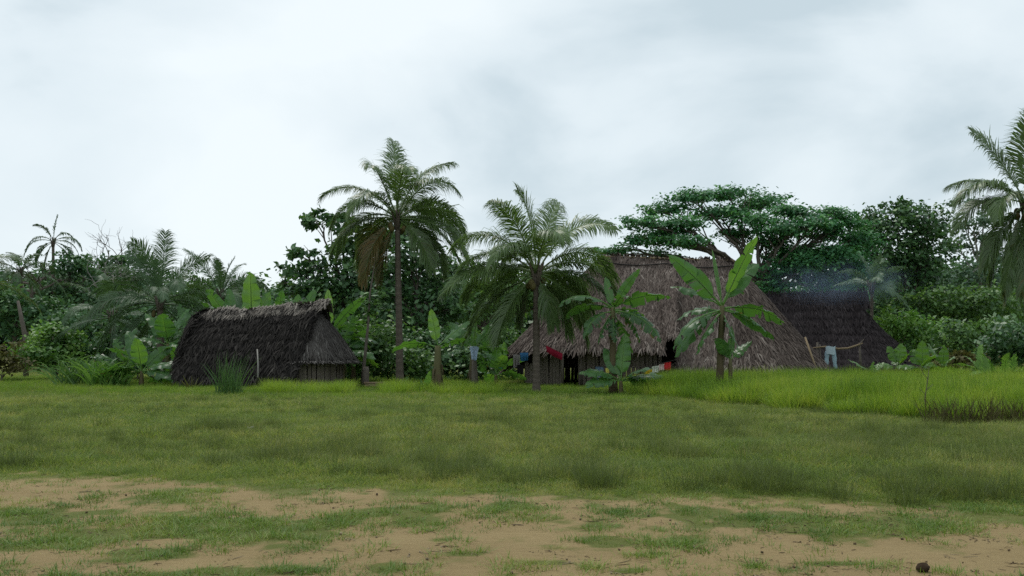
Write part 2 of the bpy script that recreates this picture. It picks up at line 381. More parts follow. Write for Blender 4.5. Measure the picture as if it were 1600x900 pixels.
# --- small dark hut -------------------------------------------------
def build_small_hut():
    Rr = P(500, 478, 43.5); Lr = P(320, 491, 45.3)
    a = nrm(np.array((Rr[0] - Lr[0], Rr[1] - Lr[1], 0))); p = np.array((a[1], -a[0], 0))
    if p[1] > 0: p = -p
    base = np.array(((Rr[0] + Lr[0]) / 2, (Rr[1] + Lr[1]) / 2, 0))
    root = thing('thatched_hut', 'small low hut with sagging black palm thatch and a pale ridge', 'hut', base)
    W, ZE = 2.1, .42
    def ridge(u):
        u = np.asarray(u)[..., None]; r = Lr * (1 - u) + Rr * u
        r = r.copy(); r[..., 2] -= .12 * np.sin(np.clip(u[..., 0], 0, 1) * math.pi)
        return r
    def slope(sgn, ext=.15):
        def f(u, v):
            u = np.asarray(u, float); v = np.asarray(v, float)
            uu = u * (1 + (ext / 6) * (1 - v) * 1.5)
            r = ridge(np.minimum(uu, 1)) + a * (np.maximum(uu - 1, 0) * 6)[..., None]
            z = r[..., 2] - (r[..., 2] - ZE) * (v ** 1.5) + .22 * (fbm(u * 6, v * 3.5 + sgn * 4, 5) - .5) * 1.6 
            q = r + p * sgn * (W * v)[..., None]
            q = q.copy(); q[..., 2] = z
            return q
        return f
    def cone(c, ztop, rad, ze, sgn, bulge=.85, a0=0, a1=math.pi, pk=1.0):
        def f(u, v):
            u = np.asarray(u, float); v = np.asarray(v, float)
            th = a0 + (a1 - a0) * u
            d = np.cos(th)[..., None] * p * pk + (np.sin(th) * sgn)[..., None] * a
            rr = rad * (.05 + .95 * v)
            q = c + d * rr[..., None]
            q = q.copy(); q[..., 2] = ztop - (ztop - ze) * v ** bulge + .05 * (fbm(u * 12, v * 5 + 2) - .5)
            return q
        return f
    fs = thatch('front_slope', root, rel(slope(1), base), M['thatch_dark'], 7500, (.35, 1.0), (.03, .09), .22, 8, tint=(.0, .66), jit=.5, patch=2.2)
    thatch('back_slope', root, rel(slope(-1), base), M['thatch_dark'], 1800, (.4, .8), (.03, .06), .07, 9, tint=(.1, .6))
    thatch('left_end', root, rel(cone(Lr, Lr[2], .8, .42, -1, 2.0, pk=2.62), base), M['thatch_dark'], 2200, (.4, .9), (.03, .08), .22, 7, tint=(.1, .7), jit=.5)
    thatch('eave_fringe', fs, rel(lambda u, v: slope(1)(u, .88 + .14 * np.asarray(v)), base), M['thatch_dark'], 700, (.35, .8), (.03, .08), .2, 0, nv=3, thick=.04, jit=.5, tint=(.2, .8))
    c2 = Rr - a * .5
    ea = thatch('end_apron', root, rel(cone(c2, Rr[2] - .2, 2.1, 1.28, 1, 1.4, pk=.84), base), M['thatch_end'], 3000, (.4, .8), (.02, .05), .05, 0, tint=(.2, .75))
    # ragged fringe of the apron eave
    def fringe(u, v): return cone(c2, 1.65, 2.14, 1.15, 1, 1, pk=.84)(u, .85 + .2 * np.asarray(v))
    thatch('eave_fringe', ea, rel(fringe, base), M['thatch_end'], 420, (.3, .55), (.03, .06), .12, 0, nv=3, thick=.03, tint=(.3, .95))
    for sgn in (1, -1):
        def cap(u, v, sgn=sgn):
            q = slope(sgn, .35)(u, np.asarray(v) * .19); q = q.copy(); q[..., 2] += .1; q += p * sgn * .03
            return q
        thatch('ridge_cap', root, rel(cap, base), M['thatch_ridge'], 1100, (.35, .75), (.03, .07), .1, 0, nv=4, thick=.06, jit=.35, tint=(.3, .9))
    mb = MB(); u = np.linspace(-.02, 1.05, 14); pts = ridge(u) + np.array((0, 0, .17)) - base
    mb.tube(pts, .035, 5); mb.build('ridge_pole', M['rope'], root)
    th = np.linspace(0, math.pi, 30); wl = [(c2 + (math.cos(t) * p * 1.4 + math.sin(t) * a * 1.45))[:2] for t in th]
    planks(root, wl, 1.35, .15, .015)
    wl = [(ridge(t) + p * 1.45)[:2] for t in (0, .2, .4, .6, .8, .88)]
    planks(root, wl, .75, .17, .02)
    # a pale stick leaning on the front thatch
    mb = MB(); b = P(403, 590, 41.2); t = P(402, 546, 41.9); mb.tube(np.array([b, (b + t) / 2 + (.02, 0, 0), t]) - b, [.035, .03, .03], 6)
    o = mb.build('pole', M['palebark'], origin=b); tag(o, 'pale upright stick standing against the small dark hut', 'stick')
build_small_hut()

def stadium_hut(name, label, A, B, rad, ze, k, mat, n, rid=None, parts=('front_slope', 'right_end', 'back_slope', 'left_end'), gable=0.0, ramp_t=(.2, .8), courses=0, ln=(.45, .9), wd=(.03, .08)):
    A = v3(A); B = v3(B)
    a = nrm(np.array((B[0] - A[0], B[1] - A[1], 0))); p = np.array((a[1], -a[0], 0))
    if p[1] > 0: p = -p
    base = np.array(((A[0] + B[0]) / 2, (A[1] + B[1]) / 2, 0))
    root = thing(name, label, 'hut', base)
    def mk(c0, c1, th0, th1):
        def f(u, v):
            u = np.asarray(u, float); v = np.asarray(v, float)
            r = c0 + (c1 - c0) * u[..., None]
            th = th0 + (th1 - th0) * u
            d = np.cos(th)[..., None] * p + np.sin(th)[..., None] * a
            q0 = r + d * rad
            e = ze(q0[..., 0], q0[..., 1])
            stretch = 1 + .04 * (e < 1.1)
            q = r + d * (rad * (.02 + .98 * v) * stretch)[..., None]
            q = q.copy()
            endness = np.abs(np.sin(th)) * gable
            zt = r[..., 2] - endness
            q[..., 2] = zt - (zt - e) * (1 - (1 - np.clip(v, 0, 1)) ** k if k > 1 else np.abs(v) ** (1 / k)) + .1 * (fbm(q0[..., 0] * 1.3 + 50, q0[..., 1] + v * 6) - .5)
            return q
        return f
    hp = math.pi / 2
    defs = {'front_slope': (mk(A, B, 0, 0), 1.0), 'right_end': (mk(B, B, 0, math.pi), .9), 'back_slope': (mk(B, A, math.pi, math.pi), .35), 'left_end': (mk(A, A, math.pi, 2 * math.pi), .8)}
    made = {}
    for nm in parts:
        f, q = defs[nm]
        made[nm] = thatch(nm.replace('left_end', 'end_slope').replace('right_end', 'end_slope'), root, rel(f, base), mat, int(n * q), ln, wd, .1, courses, nu=48, nv=16, thick=.2, tint=ramp_t)
    defs['made'] = made
    return root, base, a, p, defs

# --- large hut --------------------------------------------------------
def build_large_hut():
    A = P(940, 407, 48.5); B = P(1142, 414, 47.5)
    def ze(x, y):
        front = y < 48
        s = np.where(x < 6.9, 1.85, .95)
        s = np.where(x > 11.5, .55, s)
        s = np.where(np.abs(x - 6.95) < .25, 2.5, s)
        return np.where(front, s, .9) + .18 * (fbm(x * 1.7, y * 1.7) - .5)
    root, base, a, p, defs = stadium_hut('thatched_hut', 'largest hut with tall rounded grey brown thatched roof and doorway', A, B, 4.4, ze, .93, M['thatch'], 13000, courses=0, ramp_t=(.12, .72))
    def fr(u, v): return defs['front_slope'][0](u, .9 + .16 * np.asarray(v))
    thatch('eave_fringe', defs['made']['front_slope'], rel(fr, base), M['thatch'], 900, (.4, .8), (.04, .08), .15, 0, nv=3, thick=.04, tint=(.35, .95))
    def fr2(u, v): return defs['right_end'][0](np.asarray(u) * .6, .9 + .16 * np.asarray(v))
    thatch('eave_fringe', defs['made']['right_end'], rel(fr2, base), M['thatch'], 700, (.4, .8), (.04, .08), .15, 0, nv=3, thick=.04, tint=(.35, .95))
    def fr3(u, v): return defs['left_end'][0](.5 + .5 * np.asarray(u), .9 + .16 * np.asarray(v))
    thatch('eave_fringe', defs['made']['left_end'], rel(fr3, base), M['thatch'], 700, (.4, .8), (.04, .08), .15, 0, nv=3, thick=.04, tint=(.35, .95))
    # ridge cap
    for s in (1, -1):
        def cap(u, v, s=s):
            u = np.asarray(u) ; v = np.asarray(v)
            q = A + (B - A) * u[..., None] + p * s * (v * .75)[..., None]
            q = q.copy(); q[..., 2] += .16 - v * .78 + .06 * np.sin(u * 9); return q
        thatch('ridge_cap', root, rel(cap, base), M['thatch'], 900, (.35, .7), (.04, .08), .08, 0, nv=4, thick=.08, tint=(.3, .7))
    mb = MB(); u = np.linspace(-.02, 1.02, 40)
    sag = .16 * np.abs(np.sin(u * math.pi * 2)) + .18
    pts = A + (B - A) * u[:, None] + p * (.28 + sag * .9)[:, None]; pts[:, 2] -= sag * .95 - .1
    mb.tube(pts - base, .035, 5); mb.build('ridge_rope', M['rope'], root)
    mb = MB(); pts = A + (B - A) * np.linspace(-.03, 1.03, 9)[:, None] + np.array((0, 0, .2)); mb.tube(pts - base, .05, 6); mb.build('ridge_pole', M['pole'], root)
    # walls
    rw = 3.75
    path = [(A - p * 0 + (math.cos(t) * p + math.sin(t) * a) * rw)[:2] for t in np.linspace(-math.pi * .75, 0, 30)] + \
           [(A + (B - A) * t + p * rw)[:2] for t in np.linspace(.1, 1, 8)] + [(B + (math.cos(t) * p + math.sin(t) * a) * rw)[:2] for t in np.linspace(.1, math.pi, 30)] + [(B + (A - B) * t - p * rw)[:2] for t in np.linspace(.1, 1, 8)] + [(A + (math.cos(t) * p + math.sin(t) * a) * rw)[:2] for t in np.linspace(-math.pi * .98, -math.pi * .76, 8)]
    planks(root, path, lambda x, y: 2.15 if x < 6.6 and y < 47 else 1.15, .17, .02, skip=lambda x, y: PX(880, 44.5) < x < PX(907, 44.5) and y < 46)
    mb = MB(); bx = PX(880, 44.2); y = 44.25
    for px in (879, 908):
        b = np.array((PX(px, y), y + .1, 0)); mb = MB(); mb.tube(np.array([b, b + (0, 0, .9), b + (.02, 0, 1.8)]) - base, .06, 6); mb.build('door_post', M['bark'], root)
    return A, B, base
build_large_hut()

# --- far dark hut --------------------------------------------------------
def build_far_hut():
    A = P(1130, 468, 60.5); B = P(1340, 463, 60)
    def ze(x, y): return .55 + .2 * (fbm(x * 1.3 + 3, y * 1.3) - .5)
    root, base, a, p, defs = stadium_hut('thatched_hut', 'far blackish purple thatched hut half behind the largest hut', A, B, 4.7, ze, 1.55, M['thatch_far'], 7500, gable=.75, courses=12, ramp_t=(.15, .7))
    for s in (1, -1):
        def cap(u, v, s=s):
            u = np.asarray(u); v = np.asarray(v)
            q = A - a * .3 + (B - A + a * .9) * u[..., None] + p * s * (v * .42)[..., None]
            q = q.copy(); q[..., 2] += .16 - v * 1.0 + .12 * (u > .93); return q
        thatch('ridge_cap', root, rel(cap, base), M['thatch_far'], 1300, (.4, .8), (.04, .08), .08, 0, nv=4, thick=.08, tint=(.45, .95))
    mb = MB(); pts = A + (B - A) * np.linspace(-.03, 1.03, 9)[:, None] + p * .3 + np.array((0, 0, -.28)); mb.tube(pts - base, .05, 6); mb.build('ridge_pole', M['rope'], root)
    path = [(A + (B - A) * t + p * 3.4)[:2] for t in np.linspace(0, 1, 8)] + [(B + (math.cos(t) * p + math.sin(t) * a) * 3.4)[:2] for t in np.linspace(.1, math.pi * .5, 14)]
    planks(root, path, 1.3, .2, .03)
build_far_hut()

# ------------------------------------------------------------------ palms
def frond_mb(d0, length, droop, width, hang, npair=96, base_t=.5, seg=18, stalk=.2, leafw=.05, seed=0):
    g = np.random.default_rng(seed)
    d = nrm(v3(d0)); p = np.zeros(3); ds = length / seg; pts = [p]
    droop = droop * g.uniform(.8, 1.3); curl = nrm(np.cross(d, (0, 0, 1.)) + .01) * g.normal(0, .13)
    for i in range(seg):
        k = droop * (0.35 + 1.3 * i / seg) * ds
        d = nrm(d + np.array((0, 0, -k)) + curl * ds * (.3 + i / seg))
        p = p + d * ds; pts.append(p)
    pts = np.array(pts); tg = nrm(np.gradient(pts, axis=0))
    mb = MB(); mb.tube(pts, np.linspace(.05, .008, seg + 1) * (length / 4.5), 5, tint=np.full(seg + 1, base_t + .2))
    t = np.linspace(stalk, 1.0, npair) + g.normal(0, .003, npair)
    t = np.clip(t, 0, 1)
    c = np.stack([np.interp(t * seg, np.arange(seg + 1), pts[:, i]) for i in range(3)], -1)
    T = nrm(np.stack([np.interp(t * seg, np.arange(seg + 1), tg[:, i]) for i in range(3)], -1))
    up = np.array((0, 0, 1.)); 
    s0 = np.cross(tg[1], up); s0 = s0 if np.linalg.norm(s0) > .15 else np.cross(tg[seg // 2], up)
    if np.linalg.norm(s0) < .1: s0 = np.array((1., 0, 0))
    roll = g.normal(0, .45)
    s0 = nrm(s0)
    S = nrm(s0 - T * (T @ s0)[:, None]); U = np.cross(S, T); U = np.where(U[:, 2:3] < -.2, U, U)
    S, U = S * math.cos(roll) + U * math.sin(roll), U * math.cos(roll) - S * math.sin(roll)
    x = np.clip((t - stalk) / (1 - stalk), 0, 1)
    ll = width * (np.clip(x * 5, .35, 1)) * (1 - x ** 3 * .62)
    for sg in (-1, 1):
        L0 = ll * g.uniform(.75, 1.15, npair) * np.where(g.random(npair) < .06, .35, 1) * (.85 + .3 * vnoise(x * 9 + seed, x * 0 + sg))
        fw = .4 + .8 * x + .2 * np.clip(T[:, 2], 0, 1) + g.normal(0, .07, npair)
        d1 = nrm(S * sg * (1 - .6 * np.clip(-T[:, 2:3], 0, 1)) + T * fw[:, None] + U * g.normal(.22, .12, npair)[:, None])
        hg = hang * g.uniform(.6, 1.35, npair) * (1 - .45 * np.clip(T[:, 2], 0, 1))
        d2 = nrm(d1 + np.array((0, 0, -1)) * (hg * .7)[:, None]); d3 = nrm(d2 + np.array((0, 0, -1)) * (hg * 1.7)[:, None])
        b = c; m1 = b + d1 * (L0 * .3)[:, None]; m2 = m1 + d2 * (L0 * .35)[:, None]; e = m2 + d3 * (L0 * .35)[:, None]
        wv = nrm(T - d1 * np.sum(T * d1, -1, keepdims=True)) * leafw
        V = np.stack([b - wv * .25, b + wv * .25, m1 + wv * .5, m1 - wv * .5, m2 + wv * .42, m2 - wv * .42, e], 1)
        i = np.arange(npair)[:, None] * 7
        q = np.concatenate([i + np.array((0, 1, 2, 3)), i + np.array((3, 2, 4, 5))]); tr = i + np.array((5, 4, 6))
        tt = np.clip(base_t + g.normal(0, .08, npair), 0, 1)
        mb.add(V.reshape(-1, 3), q, tr, np.repeat(tt, 7))
    return mb

def palm(name, label, cat, crown, base, fronds, mat, trunk_r=(.2, .14), group=None, nuts=0, seed=0, npair=70, leafw=.037, trunk_mat='palmbark', sides=10, bend=0.0):
    """fronds: (dir, length, droop, leaflet length, hang, tint)"""
    crown = v3(crown); base = v3(base)
    root = thing(name, label, cat, base, group)
    n = 46; t = np.linspace(0, 1, n)
    pts = base + (crown - base) * t[:, None]; pts[:, 0] += bend * np.sin(t * math.pi)
    rr = np.interp(t, [0, .06, .2, 1], [trunk_r[0] * 1.5, trunk_r[0] * 1.1, trunk_r[0], trunk_r[1]]) * (1 + .05 * (np.arange(n) % 2))
    mb = MB(); mb.tube(pts - base, rr, sides, tint=.35 + .3 * (np.arange(n) % 2)); mb.build('trunk', M[trunk_mat], root, smooth=True)
    mb = MB(); g = np.random.default_rng(seed)
    for i in range(12):       # leaf-base fibre
        an = g.random() * 6.28; o = np.array((math.cos(an), math.sin(an), 0)) * .16
        mb.tube(np.array([(0, 0, -.5), (0, 0, 0), (0, 0, .45)]) * 1.0 + o * np.array([[.6], [1], [1.9]]) + crown - base, [.05, .06, .02], 5, tint=g.uniform(.2, .6))
    mb.build('crown_shaft', M['palmbark'], root)
    for i, (d, ln, dr, wdt, hg, tn) in enumerate(fronds):
        fm = frond_mb(d, ln, dr, wdt, hg, npair, tn, seed=seed * 100 + i, leafw=leafw)
        o = fm.build('frond', mat, root); o.location = Vector(crown - base)
    for i in range(nuts):
        an = g.random() * 6.28; c = crown - base + np.array((math.cos(an) * .32, math.sin(an) * .32, -.25 - .3 * g.random()))
        tt = np.linspace(0, math.pi, 7); mb = MB(); mb.tube(np.stack([0 * tt, 0 * tt, -np.cos(tt) * .15], -1) + c, np.sin(tt) * .12 + .004, 8, .5)
        mb.build('coconut', M['nut'], root, smooth=True)
    return root
def fd(ang, depth=0.0):
    """frond direction from its angle in the picture plane (degrees from +x) and a towards(-)/away(+) share"""
    return np.array((math.cos(R(ang)), depth, math.sin(R(ang))))
def auto_fronds(n, length, seed, el=(85, -40), wdt=.8, hang=.5, droop=.35, tint=(.4, .75)):
    g = np.random.default_rng(seed); out = []
    for i in range(n):
        a = i * 2.39996 + g.normal(0, .15); e = R(el[0] + (el[1] - el[0]) * (i + .5) / n + g.normal(0, 5))
        d = (math.cos(a) * math.cos(e), math.sin(a) * math.cos(e), math.sin(e))
        out.append((d, length * g.uniform(.85, 1.1) * (.75 + .25 * min(1, i / 4)), droop * g.uniform(.7, 1.3), wdt, hang, g.uniform(*tint)))
    return out

g = np.random.default_rng(11)
def spec(lst, seed, wdt=.85, hang=.5, lk=1.0):
    q = np.random.default_rng(seed)
    return [(fd(a, dp), ln * lk, dr * 1.45 + .05, wdt * q.uniform(.9, 1.1), hang * q.uniform(.8, 1.3), tn) for a, dp, ln, dr, tn in lst]

# tall coconut palm right of the small hut
K = 46 / F
F1 = spec([(94, .1, 4.35, .2, .55), (110, -.3, 4.4, .2, .5), (77, .3, 4.3, .2, .55), (126, .15, 4.5, .3, .5), (60, -.2, 4.4, .28, .52), (102, 1.0, 4.2, .3, .5), (48, .4, 4.2, .38, .5),
           (140, -.2, 4.3, .36, .48), (153, .3, 4.4, .36, .45), (33, -.1, 4.3, .36, .5), (18, .15, 4.6, .3, .5), (3, -.3, 4.5, .3, .48), (10, .8, 4.2, .35, .45),
           (170, -.1, 4.0, .4, .4), (168, .7, 3.9, .45, .35), (-16, .2, 4.0, .3, .45), (-34, -.3, 3.2, .35, .42), (196, .2, 3.7, .45, .2), (214, -.2, 3.7, .4, .08), (246, -.2, 3.2, .35, .15),  (150, 1.3, 4.0, .4, .5), (35, 1.2, 4.0, .4, .5), (86, -.4, 4.2, .3, .55), (118, -.6, 4.0, .38, .5), (68, .7, 4.1, .3, .5)], 21, 1.15, .8, .95)
palm('coconut_palm', 'tall slender coconut palm rising just beyond the small dark hut', 'palm tree', P(621, 342, 46), (*P(625, 590, 46)[:2], 0), F1, M['palm'], (.165, .115), 'coconut palms', 5, 1, 140)

# shorter coconut palm before the large hut
F2 = spec([(93, .15, 4.0, .2, .65), (108, -.2, 4.3, .2, .6), (76, .25, 4.2, .18, .65), (122, .1, 4.5, .28, .58), (62, -.15, 4.4, .28, .6), (136, -.25, 4.2, .3, .55), (46, .2, 4.2, .3, .58), (100, .9, 3.8, .3, .55),
           (32, -.2, 4.1, .3, .52), (160, -.1, 4.3, .24, .52), (150, .5, 4.0, .3, .5), (14, .1, 4.0, .32, .48), (2, .5, 3.6, .4, .45), (184, -.2, 4.0, .3, .5), (203, .1, 4.2, .2, .5), (222, -.3, 3.5, .2, .48),
           (242, .2, 2.2, .25, .38), (-18, -.3, 3.7, .38, .45), (-42, .1, 2.9, .3, .45), (-64, -.3, 2.3, .25, .42), (60, 1.2, 3.8, .4, .5), (130, 1.0, 3.8, .4, .5), (25, .9, 3.8, .4, .45), (84, -.5, 3.7, .35, .6), (115, -.6, 3.9, .4, .55)], 22, 1.18, .8, .93)
palm('coconut_palm', 'short trunked coconut palm whose fronds cover the large hut roof', 'palm tree', P(838, 428, 39), (*P(838, 590, 39)[:2], 0), F2, M['palm'], (.14, .12), 'coconut palms', 6, 2, 140)

# palm cut by the picture's edge beyond the tall grass
F3 = spec([(95, -.1, 4.6, .08, .5), (110, .2, 4.5, .12, .48), (138, -.1, 4.4, .33, .45), (128, .5, 4.0, .3, .5), (160, .0, 4.2, .36, .45), (150, -.6, 3.7, .4, .42), (60, .1, 4.2, .3, .5), (30, -.2, 4.2, .35, .5), (5, .2, 4.0, .4, .5),
           (215, -.2, 4.0, .35, .4), (232, .2, 4.2, .3, .42), (245, -.3, 4.6, .22, .38), (256, .15, 4.7, .15, .32), (265, -.4, 4.6, .12, .35), (-80, .3, 4.6, .15, .35), (-65, -.2, 4.4, .3, .4), (-40, .3, 4.0, .35, .4), (-20, -.5, 3.8, .4, .45), (90, -1.3, 3.8, .45, .5)], 23, 1.15, .8, .76)
palm('coconut_palm', 'coconut palm with hanging fronds, cut off by the right edge', 'palm tree', P(1603, 318, 37), (*P(1612, 590, 37)[:2], 0), F3, M['palm'], (.19, .14), 'coconut palms', 5, 3, 140)

palm('coconut_palm', 'dark leafy coconut palm above the banana plants beside the small hut', 'palm tree', P(250, 476, 52), (*P(252, 590, 52)[:2], 0),
     spec([(95, .1, 3.9, .1, .5), (83, -.2, 4.1, .1, .45), (108, .2, 3.7, .15, .45), (118, -.2, 3.8, .3, .42), (66, .2, 4.0, .2, .5), (58, -.3, 3.9, .3, .5), (136, .2, 4.0, .3, .42), (150, -.3, 4.0, .35, .4), (40, .2, 3.8, .35, .42),
           (22, -.2, 4.0, .4, .4), (165, .1, 4.2, .4, .4), (180, -.4, 4.2, .4, .4), (200, .2, 4.4, .35, .38), (215, -.2, 4.0, .3, .36), (8, .4, 4.2, .35, .4), (-12, -.2, 4.2, .35, .4), (235, .3, 3.6, .3, .36), (-35, .3, 3.6, .35, .36), (75, -1.2, 3.8, .3, .45), (110, 1.2, 3.8, .3, .45)], 24, 1.05, .65, .95),
     M['palm_far'], (.2, .15), 'coconut palms', 3, 4, 90)
palm('coconut_palm', 'coconut palm top showing behind the small hut and banana leaves', 'palm tree', P(345, 462, 62), (*P(347, 590, 62)[:2], 0), auto_fronds(18, 3.4, 5, (88, -25), .75, .5, .35, (.35, .55)), M['palm_far'], (.18, .14), 'coconut palms', 0, 5, 80)
palm('coconut_palm', 'low coconut palm spreading over the cane clump by the bushes', 'palm tree', P(175, 497, 56), (*P(176, 590, 56)[:2], 0), auto_fronds(15, 4.0, 6, (80, -20), .75, .6, .4, (.3, .5)), M['palm_far'], (.18, .14), 'coconut palms', 0, 6, 80)
palm('slender_palm', 'lone thin palm standing highest on the far treeline', 'palm tree', P(83, 378, 92), (*P(84, 580, 92)[:2], 0),
     spec([(88, .1, 2.6, .35, .45), (68, .2, 2.6, .75, .45), (110, -.1, 2.5, .6, .4), (140, .1, 3.4, .55, .4), (155, -.3, 3.3, .6, .4), (38, .1, 3.2, .55, .42), (15, -.2, 3.4, .5, .4), (-5, .2, 3.4, .55, .36), (185, .1, 3.2, .6, .36), (210, -.2, 2.8, .5, .35), (-30, .2, 3.0, .5, .35), (240, .1, 2.4, .4, .32)], 25, .6, .8), M['palm_far'], (.16, .12), None, 0, 7, 44, leafw=.07, sides=7)
palm('slender_palm', 'wide fronded palm behind brown bushes at the far left', 'palm tree', P(32, 425, 84), (*P(36, 580, 84)[:2], 0), auto_fronds(14, 4.0, 8, (70, -30), .8, .7, .5, (.3, .5)), M['palm_far'], (.18, .14), None, 0, 8, 44, leafw=.07, sides=7)
palm('coconut_palm', 'yellowing coconut palm, only frond tips showing at left edge', 'palm tree', P(-95, 440, 40), (*P(-100, 590, 40)[:2], 0), auto_fronds(16, 3.9, 9, (70, -50), .8, .6, .4, (.05, .4)), M['palm'], (.2, .15), 'coconut palms', 0, 9, 80)
palm('slender_palm', 'feathery young palm just past the far hut gable', 'palm tree', P(1362, 448, 66), (*P(1362, 590, 66)[:2], 0), auto_fronds(14, 2.7, 10, (85, -10), .7, .5, .5, (.4, .6)), M['palm_far'], (.12, .1), None, 0, 10, 44, leafw=.06, sides=7)

# ------------------------------------------------------------------ banana plants
def banana_leaf(d0, length, width, droop, tint, seed, stalk=.16, tear=.5, roll=None):
    g = np.random.default_rng(seed); seg = 22
    d = nrm(v3(d0)); p = np.zeros(3); pts = [p]; ds = length / seg
    for i in range(seg):
        d = nrm(d + np.array((0, 0, -droop * 1.25 * (.3 + 1.4 * i / seg) * ds))); p = p + d * ds; pts.append(p)
    pts = np.array(pts); T = nrm(np.gradient(pts, axis=0))
    h = np.array((d0[0], d0[1], 0)); h = h if np.linalg.norm(h) > .05 else np.array((.3, 1, 0))
    S = nrm(np.cross(nrm(h), (0, 0, 1.))); S = nrm(S - T * (T @ S)[:, None]); U = np.cross(S, T)
    r = g.uniform(.25, .75) * g.choice((-1, 1)) if roll is None else roll
    width = width * 1.3
    if nrm(v3(d0))[2] > .72:
        S = nrm(np.array((1., .25 * g.normal(), 0)) - T * T[:, :1]); U = np.cross(S, T); r = g.normal(0, .35)
    S, U = S * math.cos(r) + U * math.sin(r), U * math.cos(r) - S * math.sin(r)
    rib = MB(); rib.tube(pts, np.linspace(.035, .006, seg + 1) * length / 2, 5, tint=np.full(seg + 1, 1.0)); mb = MB()
    tt = np.linspace(0, 1, seg + 1); x = np.clip((tt - stalk) / (1 - stalk), 0, 1)
    wd = width * .5 * np.clip(np.sin(np.pi * np.clip(x, 0, 1) ** .8) ** .5 * (1 - .15 * x), 0, 1)
    i0 = int(stalk * seg)
    for sg in (-1, 1):
        i = i0; 
        while i < seg:
            n = int(g.integers(1, 3)) if g.random() < tear * 1.4 else int(g.integers(3, 8))
            j = min(seg, i + n)
            hang = g.uniform(.02, .3) + .7 * tear * g.random()
            sh = g.normal(0, .03 + .06 * tear)
            idx = np.arange(i, j + 1); W = wd[idx]
            wav = .05 * width * np.sin(idx * 1.3 + seed)
            row = []
            for k, fr in enumerate((0, .35, .7, 1.0)):
                q = pts[idx] + S[idx] * sg * (W * fr)[:, None] + U[idx] * ((.16 * fr - hang * fr * fr) * W + wav * fr)[:, None] + T[idx] * (fr * (.12 * width + sh))
                q = q - np.array((0, 0, 1)) * (W * hang * .5 * fr ** 2)[:, None]
                row.append(q)
            tn = np.clip(tint + g.normal(0, .05) + np.array((.12, 0, 0, -.02 - (.4 if g.random() < .35 * tear else 0))), 0, 1)
            mb.grid(np.stack(row, 1), np.broadcast_to(tn, (len(idx), 4)))
            i = j
    return mb, rib
def banana(label, base, h, leaves, mat='banana', stem_r=.13, seed=0, group='banana plants', lean=(0, 0), stemmat='stem'):
    base = v3(base); root = thing('banana_plant', label, 'banana plant', base, group)
    g = np.random.default_rng(seed)
    t = np.linspace(0, 1, 9); pts = np.stack([lean[0] * t ** 1.5, lean[1] * t ** 1.5, h * t], -1)
    if h > .15:
        mb = MB(); mb.tube(pts, np.interp(t, [0, .1, 1], [stem_r * 1.25, stem_r, stem_r * .55]), 9, tint=np.linspace(.2, .7, 9)); mb.build('stem', M[stemmat], root, smooth=True)
        for k in range(4 if h > .8 else 0):   # dry sheaths
            an = g.random() * 6.28; z0 = h * g.uniform(.3, .9); o = np.array((math.cos(an), math.sin(an), 0)); c = np.array((lean[0] * (z0 / h) ** 1.5, lean[1] * (z0 / h) ** 1.5, z0))
            s = np.cross(o, (0, 0, 1)); rows = [[c + o * (stem_r * .9 + .05 * q) + s * e * (.08 - .05 * q) - np.array((0, 0, .35 * q)) for e in (-1, 0, 1)] for q in (0, .5, 1, 1.6)]
            mb = MB(); mb.grid(np.array(rows), .15); mb.build('dry_sheath', M['stem'], root)
    top = pts[-1]
    for i, (d, ln, wd, dr, tn, tr) in enumerate(leaves):
        lf, rib = banana_leaf(d, ln, wd, dr, tn, seed * 50 + i, tear=tr)
        o = lf.build('leaf', M[mat], root, smooth=False); rib.build('midrib', M[mat], o)
        o.location = Vector(top - np.array((0, 0, .08 * i / max(1, len(leaves)) * h)))
    return root
def auto_leaves(n, length, seed, el=(88, 5), tear=.4, width=.52, droop=.5, tint=(.45, .8)):
    q = np.random.default_rng(seed); out = []
    for i in range(n):
        a = i * 2.4 + q.normal(0, .3); e = R(el[0] + (el[1] - el[0]) * (i / max(1, n - 1)) ** .9 + q.normal(0, 5))
        out.append(((math.cos(a) * math.cos(e), math.sin(a) * math.cos(e), math.sin(e)), length * q.uniform(.8, 1.1), width * q.uniform(.85, 1.15), droop * q.uniform(.6, 1.4), q.uniform(*tint), tear * q.uniform(.4, 1.4)))
    return out
def gp(px, Y): return np.array((PX(px, Y), Y, 0.))

# the tall one before the large hut (crown px 1125,445)
Yb = 34.5; kb = Yb / F
hB = PZ(455, Yb)
banana('tallest banana plant with one upright leaf against the large hut', gp(1124, Yb), hB - .5,
       [(fd(66, -.1), 2.6, .62, .06, .8, .15), (fd(58, .15), 2.0, .6, .25, .55, .25), (fd(131, -.1), 2.5, .55, .12, .6, .35), (fd(140, .3), 1.9, .5, .3, .55, .5), (fd(96, .2), 2.1, .12, .05, .7, 0),
        (fd(8, -.2), 2.15, .5, .38, .5, .5), (fd(-8, .3), 2.1, .5, .4, .45, .6), (fd(-18, -.4), 2.0, .48, .3, .45, .6), (fd(190, -.2), 2.2, .5, .5, .48, .5), (fd(205, .2), 2.3, .5, .4, .5, .5), (fd(222, -.5), 1.8, .5, .35, .6, .35), (fd(160, .7), 1.8, .5, .5, .5, .5), (fd(-70, -.5), 1.3, .45, .2, .6, .2)], seed=1, stem_r=.15, lean=(.12, 0))
banana('young banana shoot with dark red stem beside the tallest banana plant', gp(1141, 34.3), 1.35, [(fd(85, .1), 1.1, .2, .1, .6, .1), (fd(120, -.3), 1.0, .35, .4, .55, .2), (fd(50, .2), 1.0, .35, .4, .6, .2), (fd(100, .6), .9, .3, .3, .6, .2)], seed=12, stem_r=.1)
Yb = 37
